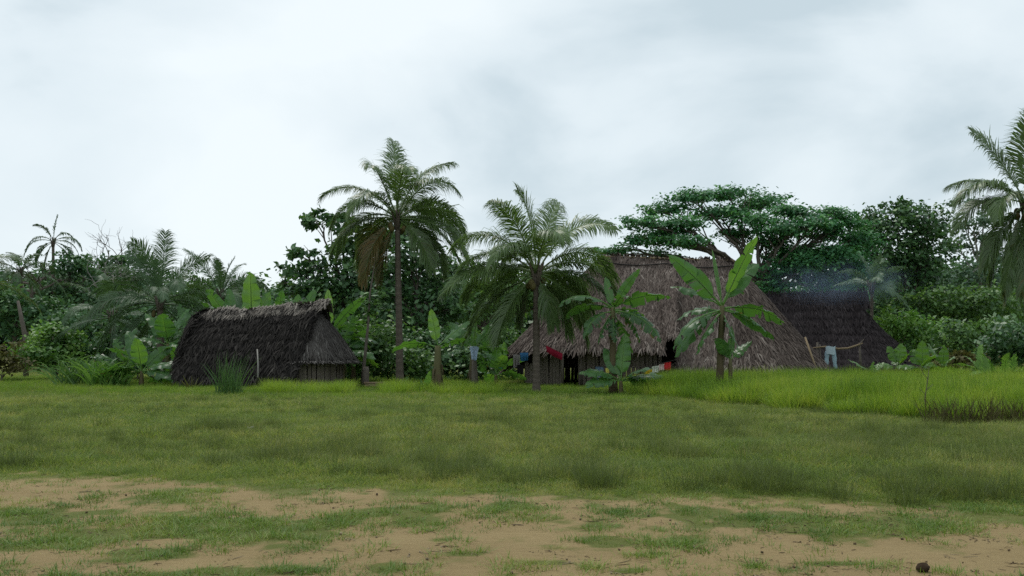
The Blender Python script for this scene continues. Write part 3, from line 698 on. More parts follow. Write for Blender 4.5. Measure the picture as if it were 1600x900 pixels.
banana('drooping banana plant in front of the large hut doorway side', gp(958, Yb), PZ(480, Yb),
       [(fd(60, -.1), 1.7, .3, .2, .55, .3), (fd(28, -.2), 2.1, .48, .3, .5, .4), (fd(145, -.2), 2.3, .45, .55, .52, .5), (fd(160, .2), 1.9, .45, .6, .5, .5), (fd(100, .3), 1.3, .25, .1, .65, .1), (fd(10, .2), 1.6, .42, .9, .42, .6), (fd(-5, -.3), 2.2, .42, .55, .38, .7),
        (fd(-20, -.5), 1.6, .42, .9, .38, .7), (fd(185, -.4), 1.6, .42, 1.0, .42, .7), (fd(230, -.5), 1.4, .4, .6, .4, .7), (fd(75, -.8), 1.5, .4, .8, .45, .6), (fd(270, -.5), 1.1, .35, .5, .38, .7), (fd(-50, .3), 1.5, .4, .6, .38, .7)], seed=2, stem_r=.16)
banana('low banana sucker with spread leaves around the drooping banana stem', gp(970, 36.6), .55, [(fd(85, .1), 1.7, .5, .15, .7, .2), (fd(150, -.2), 1.6, .5, .45, .6, .2), (fd(22, -.2), 1.6, .5, .4, .6, .2), (fd(170, -.4), 1.4, .45, .4, .7, .2), (fd(10, -.5), 1.5, .5, .55, .6, .2), (fd(110, .4), 1.5, .45, .2, .6, .2), (fd(45, -.6), 1.4, .5, .5, .5, .2)], seed=3, stem_r=.1)
Yb = 38
banana('banana plant with thick brown stem and few leaves by the palm trunk', gp(684, Yb), PZ(540, Yb),
       [(fd(101, 0), 1.35, .36, .05, .97, .05), (fd(42, -.1), 1.5, .46, .12, .66, .3), (fd(160, -.15), 1.75, .48, .5, .6, .3), (fd(30, .6), 1.2, .4, .3, .55, .3)], seed=4, stem_r=.2, stemmat='stem')
banana('tiny banana sucker at the foot of the thick brown banana stem', gp(664, 37.8), .1, [(fd(75, -.1), .85, .22, .1, .75, .1), (fd(110, .2), .5, .16, .2, .7, .1)], seed=5, stem_r=.05)
banana('banana plant half hidden under the shorter coconut palm fronds', gp(738, 41), PZ(548, 41), [(fd(52, .1), 2.0, .5, .25, .6, .4), (fd(120, .2), 1.6, .45, .4, .55, .5), (fd(20, -.3), 1.6, .45, .5, .5, .5), (fd(170, .2), 1.5, .42, .5, .55, .5), (fd(-20, -.2), 1.2, .42, .5, .5, .5), (fd(-50, .2), 1.1, .4, .4, .5, .5), (fd(85, .3), 1.4, .3, .1, .75, .1)], seed=6, stem_r=.16)
banana('banana plant beside the hung turquoise cloth, leaves low', gp(775, 44), .6, auto_leaves(7, 1.5, 61, tear=.4), seed=61, stem_r=.12)
banana('broad banana plant at the near corner of the small hut, pale underside leaves', gp(222, 45), .75,
       [(fd(93, -.3), 1.5, .62, .12, .8, .1), (fd(135, .2), 2.1, .6, .3, .55, .3), (fd(112, .3), 2.2, .6, .25, .5, .2), (fd(25, -.2), 1.9, .5, .35, .5, .3), (fd(8, -.4), 1.9, .5, .4, .5, .3), (fd(170, -.3), 2.0, .5, .35, .5, .4), (fd(185, .2), 2.0, .5, .3, .48, .4), (fd(155, -.5), 1.8, .5, .5, .5, .3), (fd(-15, -.4), 1.7, .45, .3, .5, .3), (fd(60, .4), 1.8, .5, .4, .52, .3)], seed=7)
banana('banana plant with round glossy leaves behind the broad one', gp(262, 48.5), 2.0, [(fd(92, -.4), 1.5, .8, .2, .62, .05), (fd(120, .2), 2.0, .6, .3, .6, .3), (fd(70, .1), 1.9, .6, .3, .55, .2), (fd(30, -.2), 1.8, .6, .4, .62, .2), (fd(150, -.2), 1.7, .6, .5, .55, .2), (fd(10, -.5), 1.4, .6, .6, .6, .2)], seed=8)
banana('banana plant leaning over the left end of the small hut roof', gp(300, 49.5), 2.2, [(fd(78, -.1), 1.5, .5, .15, .7, .2), (fd(110, .2), 1.9, .55, .2, .6, .3), (fd(140, -.2), 1.8, .5, .4, .55, .3), (fd(35, .3), 1.6, .5, .4, .6, .3)], seed=81)
banana('banana plant with dark split leaves over the small hut ridge', gp(362, 50), 3.0, [(fd(122, -.1), 2.2, .5, .1, .7, .4), (fd(135, .2), 2.2, .6, .2, .42, .3), (fd(100, .3), 2.0, .5, .1, .6, .2), (fd(60, .2), 2.0, .5, .3, .5, .3), (fd(40, -.2), 1.8, .5, .4, .5, .3)], seed=9)
banana('banana plant with one huge upright leaf above the small hut ridge', gp(393, 49), 2.75, [(fd(91, -.1), 2.7, .85, .03, .88, .03), (fd(38, .1), 2.3, .5, .25, .6, .3), (fd(72, .2), 2.0, .6, .2, .75, .1), (fd(130, .3), 1.9, .5, .4, .55, .3), (fd(150, -.2), 1.7, .5, .4, .5, .3), (fd(25, -.3), 1.9, .5, .5, .5, .3)], seed=10)
banana('banana plant between the ridge end and the upright slim leaf', gp(466, 51), 3.0, [(fd(70, .1), 1.9, .5, .2, .65, .2), (fd(52, .2), 2.0, .5, .25, .6, .2), (fd(120, -.1), 1.5, .5, .3, .6, .2), (fd(95, .2), 1.7, .5, .1, .7, .2), (fd(150, .2), 1.6, .5, .4, .5, .2)], seed=13)
banana('banana plant with slim upright yellow green leaf past the hut gable', gp(514, 48.5), 2.5, [(fd(92, 0), 2.1, .42, .03, .95, .03), (fd(54, .1), 2.5, .45, .15, .55, .2), (fd(30, -.2), 2.2, .6, .45, .5, .2), (fd(10, .2), 2.1, .65, .5, .52, .2), (fd(-10, -.3), 1.9, .6, .4, .5, .2), (fd(48, .5), 2.0, .5, .4, .48, .2), (fd(-30, .2), 1.6, .6, .3, .48, .2)], seed=14)
banana('banana plant filling the gap beside the hut apron eave', gp(553, 49), 1.3, auto_leaves(7, 1.7, 15, (80, -10), .2, .6), seed=15)
for i, (px, Yv, h, lb) in enumerate([(196, 47.5, .9, 'banana plant between the cane clump and the broad banana plant'), (283, 47, .8, 'low banana plant tucked against the small hut left end'), (432, 50.5, 3.0, 'banana plant showing a slanting leaf over the middle of the ridge'), (536, 47.5, 1.6, 'banana plant drooping its leaves just past the hut apron')]):
    banana(lb, gp(px, Yv), h, auto_leaves(8, 1.9, 90 + i, (85, -5), .5, .5, .5, (.4, .7)), seed=90 + i)
for i, (px, Yv, h) in enumerate([(1402, 41, .25), (1440, 40, .2), (1472, 42, .2)]):
    banana(['bright low banana shoot nearest the hung trousers', 'bright low banana shoot in the middle of three beyond tall grass', 'bright low banana shoot nearest the ferny bush'][i], gp(px, Yv), .75 + h,
           auto_leaves(6, 1.0, 70 + i, (85, 5), .1, .42, .5, (.5, .8)), 'banana_bright', .07, 70 + i, 'low banana shoots beyond the tall grass')
banana('single low bright leaf plant under the clothes pole', gp(1362, 40), .78, [(fd(150, -.1), 1.1, .26, .1, .7, .1), (fd(40, .2), .5, .2, .3, .6, .1), (fd(80, .2), .5, .2, .2, .6, .1)], 'banana_bright', .05, 75, 'low banana shoots beyond the tall grass')

# ------------------------------------------------------------------ broadleaf trees and shrubs
def leaf_cloud(mb, c, r, n, size, g, flat=.35, sub=.28, nsub=None, shell=.55, tint=(.15, .85), asp=.5, zf=.55):
    """n rhombic leaves gathered in small sprays through an ellipsoid"""
    c = v3(c); r = v3(r); nsub = nsub or max(4, n // 26)
    d = nrm(g.normal(size=(nsub, 3))); rad = (shell + (1 - shell) * g.random(nsub)) ** .8 * g.uniform(.75, 1.15, nsub)
    sc = c + d * rad[:, None] * r
    tn = g.uniform(*tint, nsub)
    k = g.integers(0, nsub, n)
    srad = sub * np.minimum(np.cbrt(r.prod()), r.max()) * g.uniform(.6, 1.4, nsub)
    off = g.normal(size=(n, 3)) * srad[k][:, None] * np.array((1, 1, zf)); 
    p = sc[k] + off
    nn = nrm(g.normal(size=(n, 3)) * np.array((1, 1, flat * 2)) * .7 + np.array((0, 0, 1)) * (1.2 - flat) + d[k] * .5)
    t = nrm(np.cross(nn, g.normal(size=(n, 3)))); b = np.cross(nn, t)
    s = size * g.uniform(.6, 1.35, n)[:, None]
    V = np.stack([p - t * s * .5, p + b * s * asp * .5 - nn * s * .06, p + t * s * .5 - nn * s * .12, p - b * s * asp * .5 - nn * s * .06], 1)
    q = np.arange(n * 4).reshape(n, 4)
    mb.add(V.reshape(-1, 3), q, tint=np.repeat(np.clip(tn[k] + g.normal(0, .1, n), 0, 1), 4))

def curve(p0, p1, lift=.2, n=8, g=RNG, wob=.04):
    p0 = v3(p0); p1 = v3(p1); t = np.linspace(0, 1, n)[:, None]
    Ln = np.linalg.norm(p1 - p0)
    m = p0 * (1 - t) + p1 * t
    m = m + np.array((0, 0, 1)) * np.sin(t * math.pi) * lift * Ln * .35
    m[1:-1] += g.normal(0, wob * Ln * .3, (n - 2, 3))
    return m
def tree(name, label, cat, base, fork, blobs, Yd, mat, size, k=5, trunk_r=.25, bark='bark', group=None, seed=0, flat=.35, sub=.28, shell=.45, limbs=True, dscale=1.0, tint=(.15, .85), asp=.6, depth_spread=.5, twig=True, zf=.55):
    """blobs in photo pixels (cx, cy, rx, ry[, depth offset m]) at depth Yd"""
    g = np.random.default_rng(seed); base = v3(base); root = thing(name, label, cat, base, group)
    fork = v3(fork)
    mb = MB(); tp = curve(base, fork, 0, 7, g, .03); mb.tube(tp - base, np.linspace(trunk_r * 1.25, trunk_r * .75, 7), 8); mb.build('trunk', M[bark], root, smooth=True)
    cm = MB(); q = Yd / F
    for b in blobs:
        cx, cy, rx, ry = b[:4]; dy = b[4] if len(b) > 4 else g.normal(0, depth_spread) * rx * q
        c = P(cx, cy, Yd + dy); r = np.array((rx * q, rx * q * dscale, ry * q))
        size_ = size * 1.12; n = int(k * 1.75 * math.pi * rx * ry * q * q / (size * size * asp)) + 8
        leaf_cloud(cm, c - base, r, n, size_, g, flat, sub, shell=shell, tint=tint, asp=asp, zf=zf)
        if limbs:
            lm = MB(); s = tp[-1] if g.random() < .7 else tp[-2]
            e = c - np.array((0, 0, r[2] * .4)); path = curve(s, e, g.uniform(-.1, .35), 9, g)
            lm.tube(path - base, np.linspace(trunk_r * .45, trunk_r * .1, 9), 6)
            if twig:
                for _ in range(5):
                    s2 = path[g.integers(4, 8)]; e2 = c + nrm(g.normal(size=3)) * r * .85
                    lm.tube(curve(s2, e2, .2, 6, g) - base, np.linspace(trunk_r * .16, trunk_r * .04, 6), 4)
            lm.build('limb', M[bark], root, smooth=True)
    cm.build('crown', M[mat], root)
    return root
def shrub(label, blobs, Yd, mat, size, k=4, seed=0, name='bush', cat='bush', group=None, **kw):
    b0 = blobs[0]; bx = sum(b[0] for b in blobs) / len(blobs)
    base = gp(bx, Yd); fork = base + np.array((0, 0, .35))
    return tree(name, label, cat, base, fork, blobs, Yd, mat, size, k, .06, 'bark', group, seed, twig=False, **kw)

# umbrella tree
UB = [(1000, 347, 36, 10), (1040, 326, 42, 11), (1088, 309, 50, 11), (1140, 303, 52, 9), (1188, 314, 50, 11), (1238, 330, 42, 11), (1298, 334, 42, 9), (1062, 350, 50, 11), (1122, 332, 55, 12), (1180, 343, 52, 13),
      (1008, 374, 42, 10), (962, 392, 36, 10), (1070, 378, 46, 10), (1150, 366, 38, 11), (1230, 358, 52, 13), (1292, 362, 46, 13), (1242, 392, 52, 14), (1302, 396, 50, 17), (1214, 424, 34, 13), (1268, 430, 48, 18), (1330, 420, 36, 26), (1030, 398, 36, 8),
      (1210, 450, 40, 14), (1300, 455, 50, 18), (1200, 378, 40, 11), (1270, 348, 44, 12), (1340, 375, 34, 20), (1225, 405, 34, 12), (1040, 362, 40, 11), (1265, 408, 44, 16), (1330, 345, 30, 12)]
UB = [(a_, b_, c_, d_ * 1.12) for a_, b_, c_, d_ in UB]
tree('spreading_tree', 'wide umbrella shaped tree with layered crown behind the large hut', 'tree', gp(1190, 76), P(1188, 440, 76), UB, 76, 'umbrella', .27, 6.2, .42, seed=31, zf=.27, flat=.1, sub=.32, shell=.2, dscale=.9, asp=.55)
tree('broadleaf_tree', 'dense dark tree behind the far hut gable', 'tree', gp(1405, 82), P(1408, 470, 82),
     [(1372, 348, 34, 30), (1432, 342, 40, 30), (1402, 385, 52, 40), (1452, 405, 38, 50), (1362, 420, 44, 44), (1420, 450, 58, 40), (1385, 480, 60, 36), (1450, 480, 46, 40), (1400, 325, 28, 14), (1462, 350, 22, 26), (1350, 380, 26, 26)], 82, 'dark', .36, 4, .35, seed=32)
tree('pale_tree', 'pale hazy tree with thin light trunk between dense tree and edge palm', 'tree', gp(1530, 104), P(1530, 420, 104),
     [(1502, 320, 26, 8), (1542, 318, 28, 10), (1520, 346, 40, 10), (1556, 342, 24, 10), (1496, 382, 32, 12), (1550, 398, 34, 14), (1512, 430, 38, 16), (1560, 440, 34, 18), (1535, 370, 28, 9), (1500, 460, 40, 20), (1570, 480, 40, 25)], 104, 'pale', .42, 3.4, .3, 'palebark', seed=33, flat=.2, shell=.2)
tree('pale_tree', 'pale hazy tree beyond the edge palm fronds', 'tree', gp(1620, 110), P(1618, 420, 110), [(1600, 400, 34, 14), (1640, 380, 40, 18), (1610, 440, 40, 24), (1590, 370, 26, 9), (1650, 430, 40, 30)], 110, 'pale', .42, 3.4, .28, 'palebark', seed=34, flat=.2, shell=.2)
# trees behind the tall coconut palm
tree('broadleaf_tree', 'dark large leaved tree behind the tall coconut palm and small hut', 'tree', gp(545, 63), P(545, 470, 63),
     [(496, 343, 26, 17), (474, 390, 26, 15), (456, 420, 24, 16), (500, 425, 34, 26), (542, 392, 36, 26), (446, 444, 18, 10), (530, 345, 26, 18), (560, 370, 36, 24), (575, 425, 50, 40), (520, 460, 50, 30), (600, 375, 38, 26), (480, 455, 30, 18), (560, 480, 60, 34)], 63, 'dark', .36, 4.4, .3, seed=35)
tree('broadleaf_tree', 'dark rounded tree just beyond the tall coconut palm trunk', 'tree', gp(650, 60), P(650, 500, 60),
     [(650, 395, 44, 30), (640, 360, 30, 18), (690, 425, 36, 30), (620, 440, 50, 36), (660, 460, 55, 40), (600, 490, 55, 36), (670, 510, 60, 36), (700, 470, 40, 36)], 60, 'dark', .32, 4.2, .28, seed=36)
tree('broadleaf_tree', 'yellowish topped tree between the two coconut palms', 'tree', gp(755, 68), P(755, 500, 68),
     [(722, 432, 32, 16), (762, 422, 40, 16), (800, 432, 34, 18), (745, 452, 46, 20), (790, 466, 46, 28), (730, 482, 44, 30), (850, 450, 50, 30), (900, 470, 50, 30)], 68, 'mid', .32, 4.2, .26, seed=37)
for i, (lb, bl, Yd, mt, sz) in enumerate([
    ('leafy shrub beneath the tall coconut palm', [(590, 525, 46, 26), (615, 555, 44, 26), (580, 565, 36, 24), (640, 570, 40, 20)], 52, 'mid', .24),
    ('dark shrub behind the thick brown banana stem', [(690, 540, 50, 30), (720, 560, 44, 26), (660, 565, 40, 24), (650, 535, 40, 26)], 53, 'dark', .24),
    ('pale leaved shrub behind the hung shirt', [(760, 550, 44, 28), (720, 574, 40, 18), (785, 575, 40, 20), (800, 530, 40, 30)], 54, 'mid', .26),
    ('shrub in the gap right of the small hut apron', [(560, 575, 34, 22), (540, 545, 30, 26), (572, 540, 28, 24)], 50, 'mid', .24)]):
    shrub(lb, bl, Yd, mt, sz, 4, 40 + i)

# far-left trees
LT = [('vine covered dark tree under the lone thin palm', 95, 92, [(112, 415, 26, 24), (100, 450, 34, 26), (130, 470, 36, 26), (80, 470, 34, 24), (140, 425, 18, 14)], 'far', (105, 460)),
      ('flat topped tree with thin pad of leaves left of the dark palm', 190, 96, [(150, 408, 30, 8), (190, 405, 34, 8), (225, 410, 24, 8), (175, 432, 40, 14), (215, 440, 34, 16), (190, 465, 44, 22)], 'far', (188, 455)),
      ('dull green tree behind the brown bushes at far left', 20, 80, [(10, 470, 40, 22), (50, 480, 40, 22), (30, 505, 46, 26), (-20, 450, 40, 30), (80, 500, 40, 24)], 'far', (25, 500)),
      ('dull tree between the bright bush and low palm', 150, 74, [(120, 495, 40, 22), (160, 510, 44, 26), (200, 500, 40, 26), (240, 520, 40, 28), (140, 530, 40, 26)], 'far', (160, 530)),
      ('tree crown behind the palm top and hut ridge', 320, 90, [(300, 460, 40, 22), (340, 470, 44, 24), (390, 455, 34, 18), (420, 470, 36, 22), (360, 490, 60, 30), (290, 495, 50, 30)], 'dark', (345, 480))]
for i, (lb, bx, Yd, bl, mt, fk) in enumerate(LT):
    tree('broadleaf_tree', lb, 'tree', gp(bx, Yd), P(*fk, Yd), bl, Yd, mt, .36, 3.8, .24, seed=50 + i)
shrub('bright green rounded bush beside the cane clump', [(75, 528, 36, 20), (110, 535, 30, 22), (55, 550, 34, 24), (95, 558, 40, 22), (125, 560, 24, 20), (80, 515, 26, 12)], 55, 'bright', .24, 4.5, 60)
shrub('brown twiggy bush at the far left edge', [(6, 556, 28, 20), (26, 572, 26, 14), (-20, 560, 36, 26)], 52, 'brownish', .2, 3, 61)
shrub('dark bush behind the broad banana plant', [(190, 555, 40, 24), (240, 560, 40, 22), (270, 540, 40, 26), (165, 540, 36, 26)], 56, 'dark', .26, 4, 62)

# bushes beyond the far hut
RB = [('yellow green bush touching the far hut roof end', 67, [(1405, 500, 34, 18), (1435, 515, 38, 20), (1390, 520, 26, 20), (1460, 535, 34, 20), (1445, 555, 34, 18)], 'bright', .26),
      ('mid green bush in the dip between bright bush and edge palm', 60, [(1490, 520, 36, 22), (1520, 540, 40, 22), (1480, 555, 40, 20), (1540, 515, 34, 22)], 'mid', .26),
      ('dark bush under the edge palm fronds', 50, [(1580, 525, 36, 30), (1610, 540, 40, 34), (1570, 555, 34, 22), (1555, 540, 26, 22)], 'dark', .26),
      ('pale green bushy tree behind the bright bush', 76, [(1470, 470, 40, 22), (1510, 480, 44, 24), (1550, 470, 44, 26), (1590, 480, 44, 30), (1430, 478, 34, 18), (1530, 505, 50, 22)], 'mid', .32),
      ('low reddish green bush above the bright banana shoots', 46, [(1490, 562, 34, 14), (1520, 565, 30, 13), (1460, 562, 24, 12)], 'brownish', .2)]
for i, (lb, Yd, bl, mt, sz) in enumerate(RB): shrub(lb, bl, Yd, mt, sz, 4, 65 + i)

# distant wood that reads as one mass
mb = MB(); g = np.random.default_rng(77)
px = -250
while px < 1860:
    top = np.interp(px, [-250, 0, 150, 300, 420, 560, 700, 800, 900, 960, 1080, 1180, 1350, 1480, 1600, 1860], [405, 422, 424, 444, 448, 436, 440, 450, 465, 478, 465, 440, 425, 405, 398, 395]) + g.normal(0, 7)
    Yd = g.uniform(112, 135); q = Yd / F
    r = g.uniform(28, 55)
    cy = top + r * .6
    while cy < 580:
        c = P(px + g.normal(0, 10), cy, Yd + g.normal(0, 4)); rr = np.array((r * q, r * q, r * q * .7))
        leaf_cloud(mb, c, rr, 780, .66, g, .35, .3, asp=.65, shell=.3)
        cy += r * .75
    px += r * .62
o = mb.build('forest', M['far']); tag(o, 'distant rainforest edge closing the view behind the huts', 'forest', kind='stuff')

# bare trees
def bare_tree(label, base, top, Yd, seed, spread=1.0, r0=.16, mat='palebark', depth=5):
    g = np.random.default_rng(seed); base = v3(base); root = thing('bare_tree', label, 'tree', base)
    tm = MB(); path = curve(base, top, 0, 8, g, .05); tm.tube(path - base, np.linspace(r0 * 1.3, r0 * .7, 8), 7); tm.build('trunk', M[mat], root)
    def grow(p, d, ln, r, lv, mb):
        n = 6; pts = [p]; 
        for i in range(n - 1):
            d = nrm(d + g.normal(0, .2, 3) + np.array((0, 0, .04))); pts.append(pts[-1] + d * ln / n)
        mb.tube(np.array(pts) - base, np.linspace(r, r * .55, n), 5 if lv > 2 else 4)
        if lv == 0: return
        for _ in range(3 if lv > 1 else 2):
            i = g.integers(2, n); nd = nrm(d + g.normal(0, .75, 3) * np.array((1, .8, .6)))
            grow(pts[i], nd, ln * g.uniform(.55, .8), r * .55, lv - 1, mb)
    for i in range(4):
        mb = MB(); a = i * 1.57 + g.random(); d = nrm(np.array((math.cos(a) * spread, math.sin(a) * .6, g.uniform(.3, .9))))
        grow(path[-1 if i % 2 else -2], d, np.linalg.norm(v3(top) - base) * .42, r0 * .6, depth - 2, mb); mb.build('branch', M[mat], root)
bare_tree('leafless grey tree beneath the lone thin palm', gp(45, 88), P(48, 445, 88), 88, 91, 1.2, .2, 'bark')
bare_tree('bare pale branched tree over the flat topped tree', gp(180, 90), P(178, 455, 90), 90, 92, 1.3, .14, 'palebark')
bare_tree('dead twigs poking above the flat topped tree', gp(160, 98), P(165, 430, 98), 98, 93, 1.0, .14, 'bark')
# slim trunk by the small hut, leaning dead trunk at far left
mb = MB(); b = gp(566, 45); pts = np.array([b, P(570, 560, 45), P(575, 510, 45.2), P(578, 460, 45.4), P(587, 400, 45.6)]); mb.tube(pts - b, [.1, .075, .06, .045, .02], 7)
t_ = thing('slim_tree', 'thin grey sapling trunk beside the small hut apron', 'tree', b); mb.build('trunk', M['bark'], t_, smooth=True)
mb = MB(); g = np.random.default_rng(5)
for c in ((578, 470), (590, 455), (570, 490), (586, 480)): leaf_cloud(mb, P(*c, 45.4) - b, (.5, .5, .25), 40, .26, g, .3)
mb.build('crown', M['mid'], t_)
mb = MB(); b = gp(571, 44.3); mb.tube(np.array([(0, 0, 0), (0, 0, .4), (.02, 0, .75), (.03, 0, .95)]), [.2, .17, .16, .12], 9); o = mb.build('stump', M['bark'], origin=b, smooth=True); tag(o, 'short dark stump at the foot of the thin sapling', 'stump')
mb = MB(); b = gp(42, 60); pts = np.array([b, P(40, 530, 60), P(34, 500, 60), P(28, 470, 60)]); mb.tube(pts - b, [.17, .15, .13, .08], 8); o = mb.build('dead_tree', M['bark'], origin=b, smooth=True); tag(o, 'leaning pale dead trunk behind the brown bush', 'dead trunk')

# cane clump (broad strap leaves) beside the bright bush
def strap_clump(name, label, cat, c, rad, n, ln, wd, mat, seed, droop=1.2, up=(.5, 1.6), tint=(.2, .9), part='leaves', spread=.5):
    g = np.random.default_rng(seed); c = v3(c); root = thing(name, label, cat, c); mb = MB()
    for i in range(n):
        a = g.random() * 6.283; r = rad * math.sqrt(g.random()); p = np.array((math.cos(a) * r, math.sin(a) * r, 0)) * np.array((1, .6, 1))
        a2 = g.random() * 6.283; d = nrm(np.array((math.cos(a2) * spread, math.sin(a2) * spread, g.uniform(*up)))); L_ = g.uniform(*ln); k = 7; pts = [p]
        for j in range(k): d = nrm(d + np.array((0, 0, -droop * L_ / k * (j / k) * 1.6))); pts.append(pts[-1] + d * L_ / k)
        pts = np.array(pts); s = nrm(np.cross(nrm(np.gradient(pts, axis=0)), (math.sin(a2 * 3), math.cos(a2 * 3), .3)))
        w_ = wd * np.interp(np.linspace(0, 1, k + 1), [0, .3, .7, 1], [.6, 1, .7, .04])[:, None]
        mb.grid(np.stack([pts - s * w_ * .5, pts + s * w_ * .5], 1), g.uniform(*tint))
    mb.build(part, M[mat], root); return root
strap_clump('cane_clump', 'clump of arching cane leaves beside the broad banana plant', 'cane clump', gp(125, 46), 1.1, 150, (1.2, 2.2), .07, 'mid', 101)
strap_clump('cane_clump', 'paler arching cane leaves nearest the broad banana plant', 'cane clump', gp(170, 45), .9, 130, (.9, 1.9), .075, 'bright', 102)
strap_clump('grass_clump', 'tall dark grass clump standing before the small hut front', 'grass clump', gp(358, 36.5), .5, 190, (.3, 1.85), .02, 'mid', 103, .5, (.9, 3.5), (.0, .55), spread=.55)
strap_clump('red_plant', 'small red leaved spiky plant at the small hut wall', 'plant', gp(300, 41), .08, 22, (.4, .8), .05, 'brownish', 104, .5, (.8, 2.0), (.3, .8), spread=.8)

# ferny bush beyond the tall grass
def fern_bush():
    b = gp(1560, 36); root = thing('fern_bush', 'feathery bright green fern bush at the far end of tall grass', 'bush', b)
    for i, (d, ln, dr, wdt, hg, tn) in enumerate(auto_fronds(26, 1.5, 12, (85, 8), .28, .2, .7, (.6, .95))):
        o = frond_mb(d, ln, dr, wdt, hg, 34, tn, seed=900 + i, leafw=.05, stalk=.1).build('frond', M['bright'], root)
        o.location = (((i * .37) % 1 - .5) * 1.4, ((i * .61) % 1 - .5) * .8, .35)
fern_bush()

# ------------------------------------------------------------------ laundry, poles, small things
def cloth(name, label, cat, c, wdt, h, col, seed, yaw=0.0, tilt=0.0, group=None, folds=2.5, shape=None):
    """hung cloth: two-layer wavy sheet pinned along its top edge; c = centre of that edge"""
    g = np.random.default_rng(seed); c = v3(c)
    nu, nv = 14, 10; u, v = np.meshgrid(np.linspace(-.5, .5, nu), np.linspace(0, 1, nv), indexing='ij')
    wid = np.ones_like(v) if shape is None else np.interp(v, *shape)
    x = u * wdt * wid * (1 - .08 * v); y = .035 * np.sin(u * folds * 6.28 + seed) * (.25 + v) + .02 * np.sin(v * 5 + seed)
    z = -v * h * (1 + .05 * np.sin(u * 7 + seed)) + tilt * u * wdt
    mb = MB(); f = np.stack([x, y, z], -1); bk = f + np.array((0, .014, 0)); mb.grid(f, .5); mb.grid(bk, .4)
    for e in ((f[0], bk[0]), (f[-1], bk[-1]), (f[:, 0], bk[:, 0]), (f[:, -1], bk[:, -1])): mb.grid(np.stack(e, 1), .5)
    m_ = cloth_mat(name + '_cloth', col)
    o = mb.build(name, m_, smooth=True); o.location = c; o.rotation_euler = (0, 0, yaw)
    return tag(o, label, cat, group)
def line(label, pts, r=.012, name='clothes_line', sag=.1):
    p0, p1 = v3(pts[0]), v3(pts[1]); t = np.linspace(0, 1, 14)[:, None]; p = p0 * (1 - t) + p1 * t; p[:, 2] -= (np.sin(t * math.pi) * sag)[:, 0]
    mb = MB(); mb.tube(p - p0, r, 5); o = mb.build(name, M['rope'], origin=p0); tag(o, label, 'clothes line')
Yl = 43.0
def lp(px, py, Y=Yl): return P(px, py, Y)
line('sagging clothes line strung under the large hut eave', (lp(925, 571), lp(1056, 562)), sag=.22)
cl = 'laundry under the large hut eave'
cloth('trousers', 'faded blue jeans on the line beside the hut doorway', 'trousers', lp(937, 573), .36, .58, (.1, .15, .22), 1, group=cl, shape=([0, 1], [1, .9]))
cloth('shirt', 'pale yellow cloth hanging next to the blue jeans', 'laundry', lp(949, 575), .15, .42, (.55, .5, .12), 2, group=cl)
cloth('shirt', 'narrow cream cloth hanging beyond the drooping banana stem', 'laundry', lp(964, 577), .15, .4, (.55, .48, .38), 3, group=cl)
cloth('shirt', 'deep yellow cloth on the line', 'laundry', lp(1013, 577), .32, .26, (.55, .38, .03), 4, group=cl, tilt=.1)
cloth('towel', 'white cloth between the deep yellow and pinkish ones', 'laundry', lp(1024, 572), .3, .28, (.55, .56, .5), 5, group=cl, tilt=.15)
cloth('shirt', 'pinkish white patterned cloth next to the red one', 'laundry', lp(1034, 569), .26, .26, (.5, .38, .36), 6, group=cl, tilt=.15)
cloth('shirt', 'bright red cloth at the high end of the line', 'laundry', lp(1043, 566), .3, .34, (.42, .03, .03), 7, group=cl, tilt=.1)
line('clothes line tied from the shorter palm trunk to the hut', (lp(848, 538, 42.9), lp(884, 556, 42.9)), sag=.02)
cloth('wrap', 'crimson wrap slung on the line above the doorway', 'laundry', lp(866, 546, 42.85), .72, .3, (.22, .012, .03), 8, tilt=-.5, folds=1.2)
line('clothes line under the left eave of the large hut', (lp(797, 552, 43.6), lp(836, 548, 43.6)), sag=.04)
cloth('shirt', 'blue cloth hanging under the left eave of the large hut', 'laundry', lp(819, 551, 43.55), .36, .36, (.04, .14, .3), 9)
cloth('shirt', 'grey striped cloth hanging left of the blue one', 'laundry', lp(807, 554, 43.55), .3, .55, (.22, .2, .2), 10)
cloth('shirt', 'black cloth hanging low under the left eave', 'laundry', lp(813, 570, 43.5), .3, .4, (.015, .013, .014), 19)
line('low clothes line among the bushes left of the large hut', (lp(755, 563, 45), lp(802, 561, 45)), sag=.03)
cloth('towel', 'cream cloth on the low line next to the turquoise one', 'laundry', lp(771, 564, 44.97), .25, .36, (.6, .55, .45), 11)
cloth('towel', 'turquoise cloth on the low line', 'laundry', lp(780.5, 564.5, 44.97), .26, .36, (.02, .3, .33), 12)
# stump with a shirt on it
b = gp(742, 40.5); mb = MB(); mb.tube(np.array([(0, 0, 0), (.0, 0, .5), (-.02, 0, 1.0), (-.03, 0, 1.75)]), [.2, .14, .11, .07], 8); o = mb.build('post', M['bark'], origin=b, smooth=True); tag(o, 'rough dark post with a pale shirt on it', 'post')
cloth('shirt', 'pale blue shirt hung on the rough dark post', 'shirt', P(741, 541, 40.3), .4, .55, (.3, .38, .5), 13, shape=([0, .1, .4, 1], [.5, 1, .75, .55]), folds=1.3)
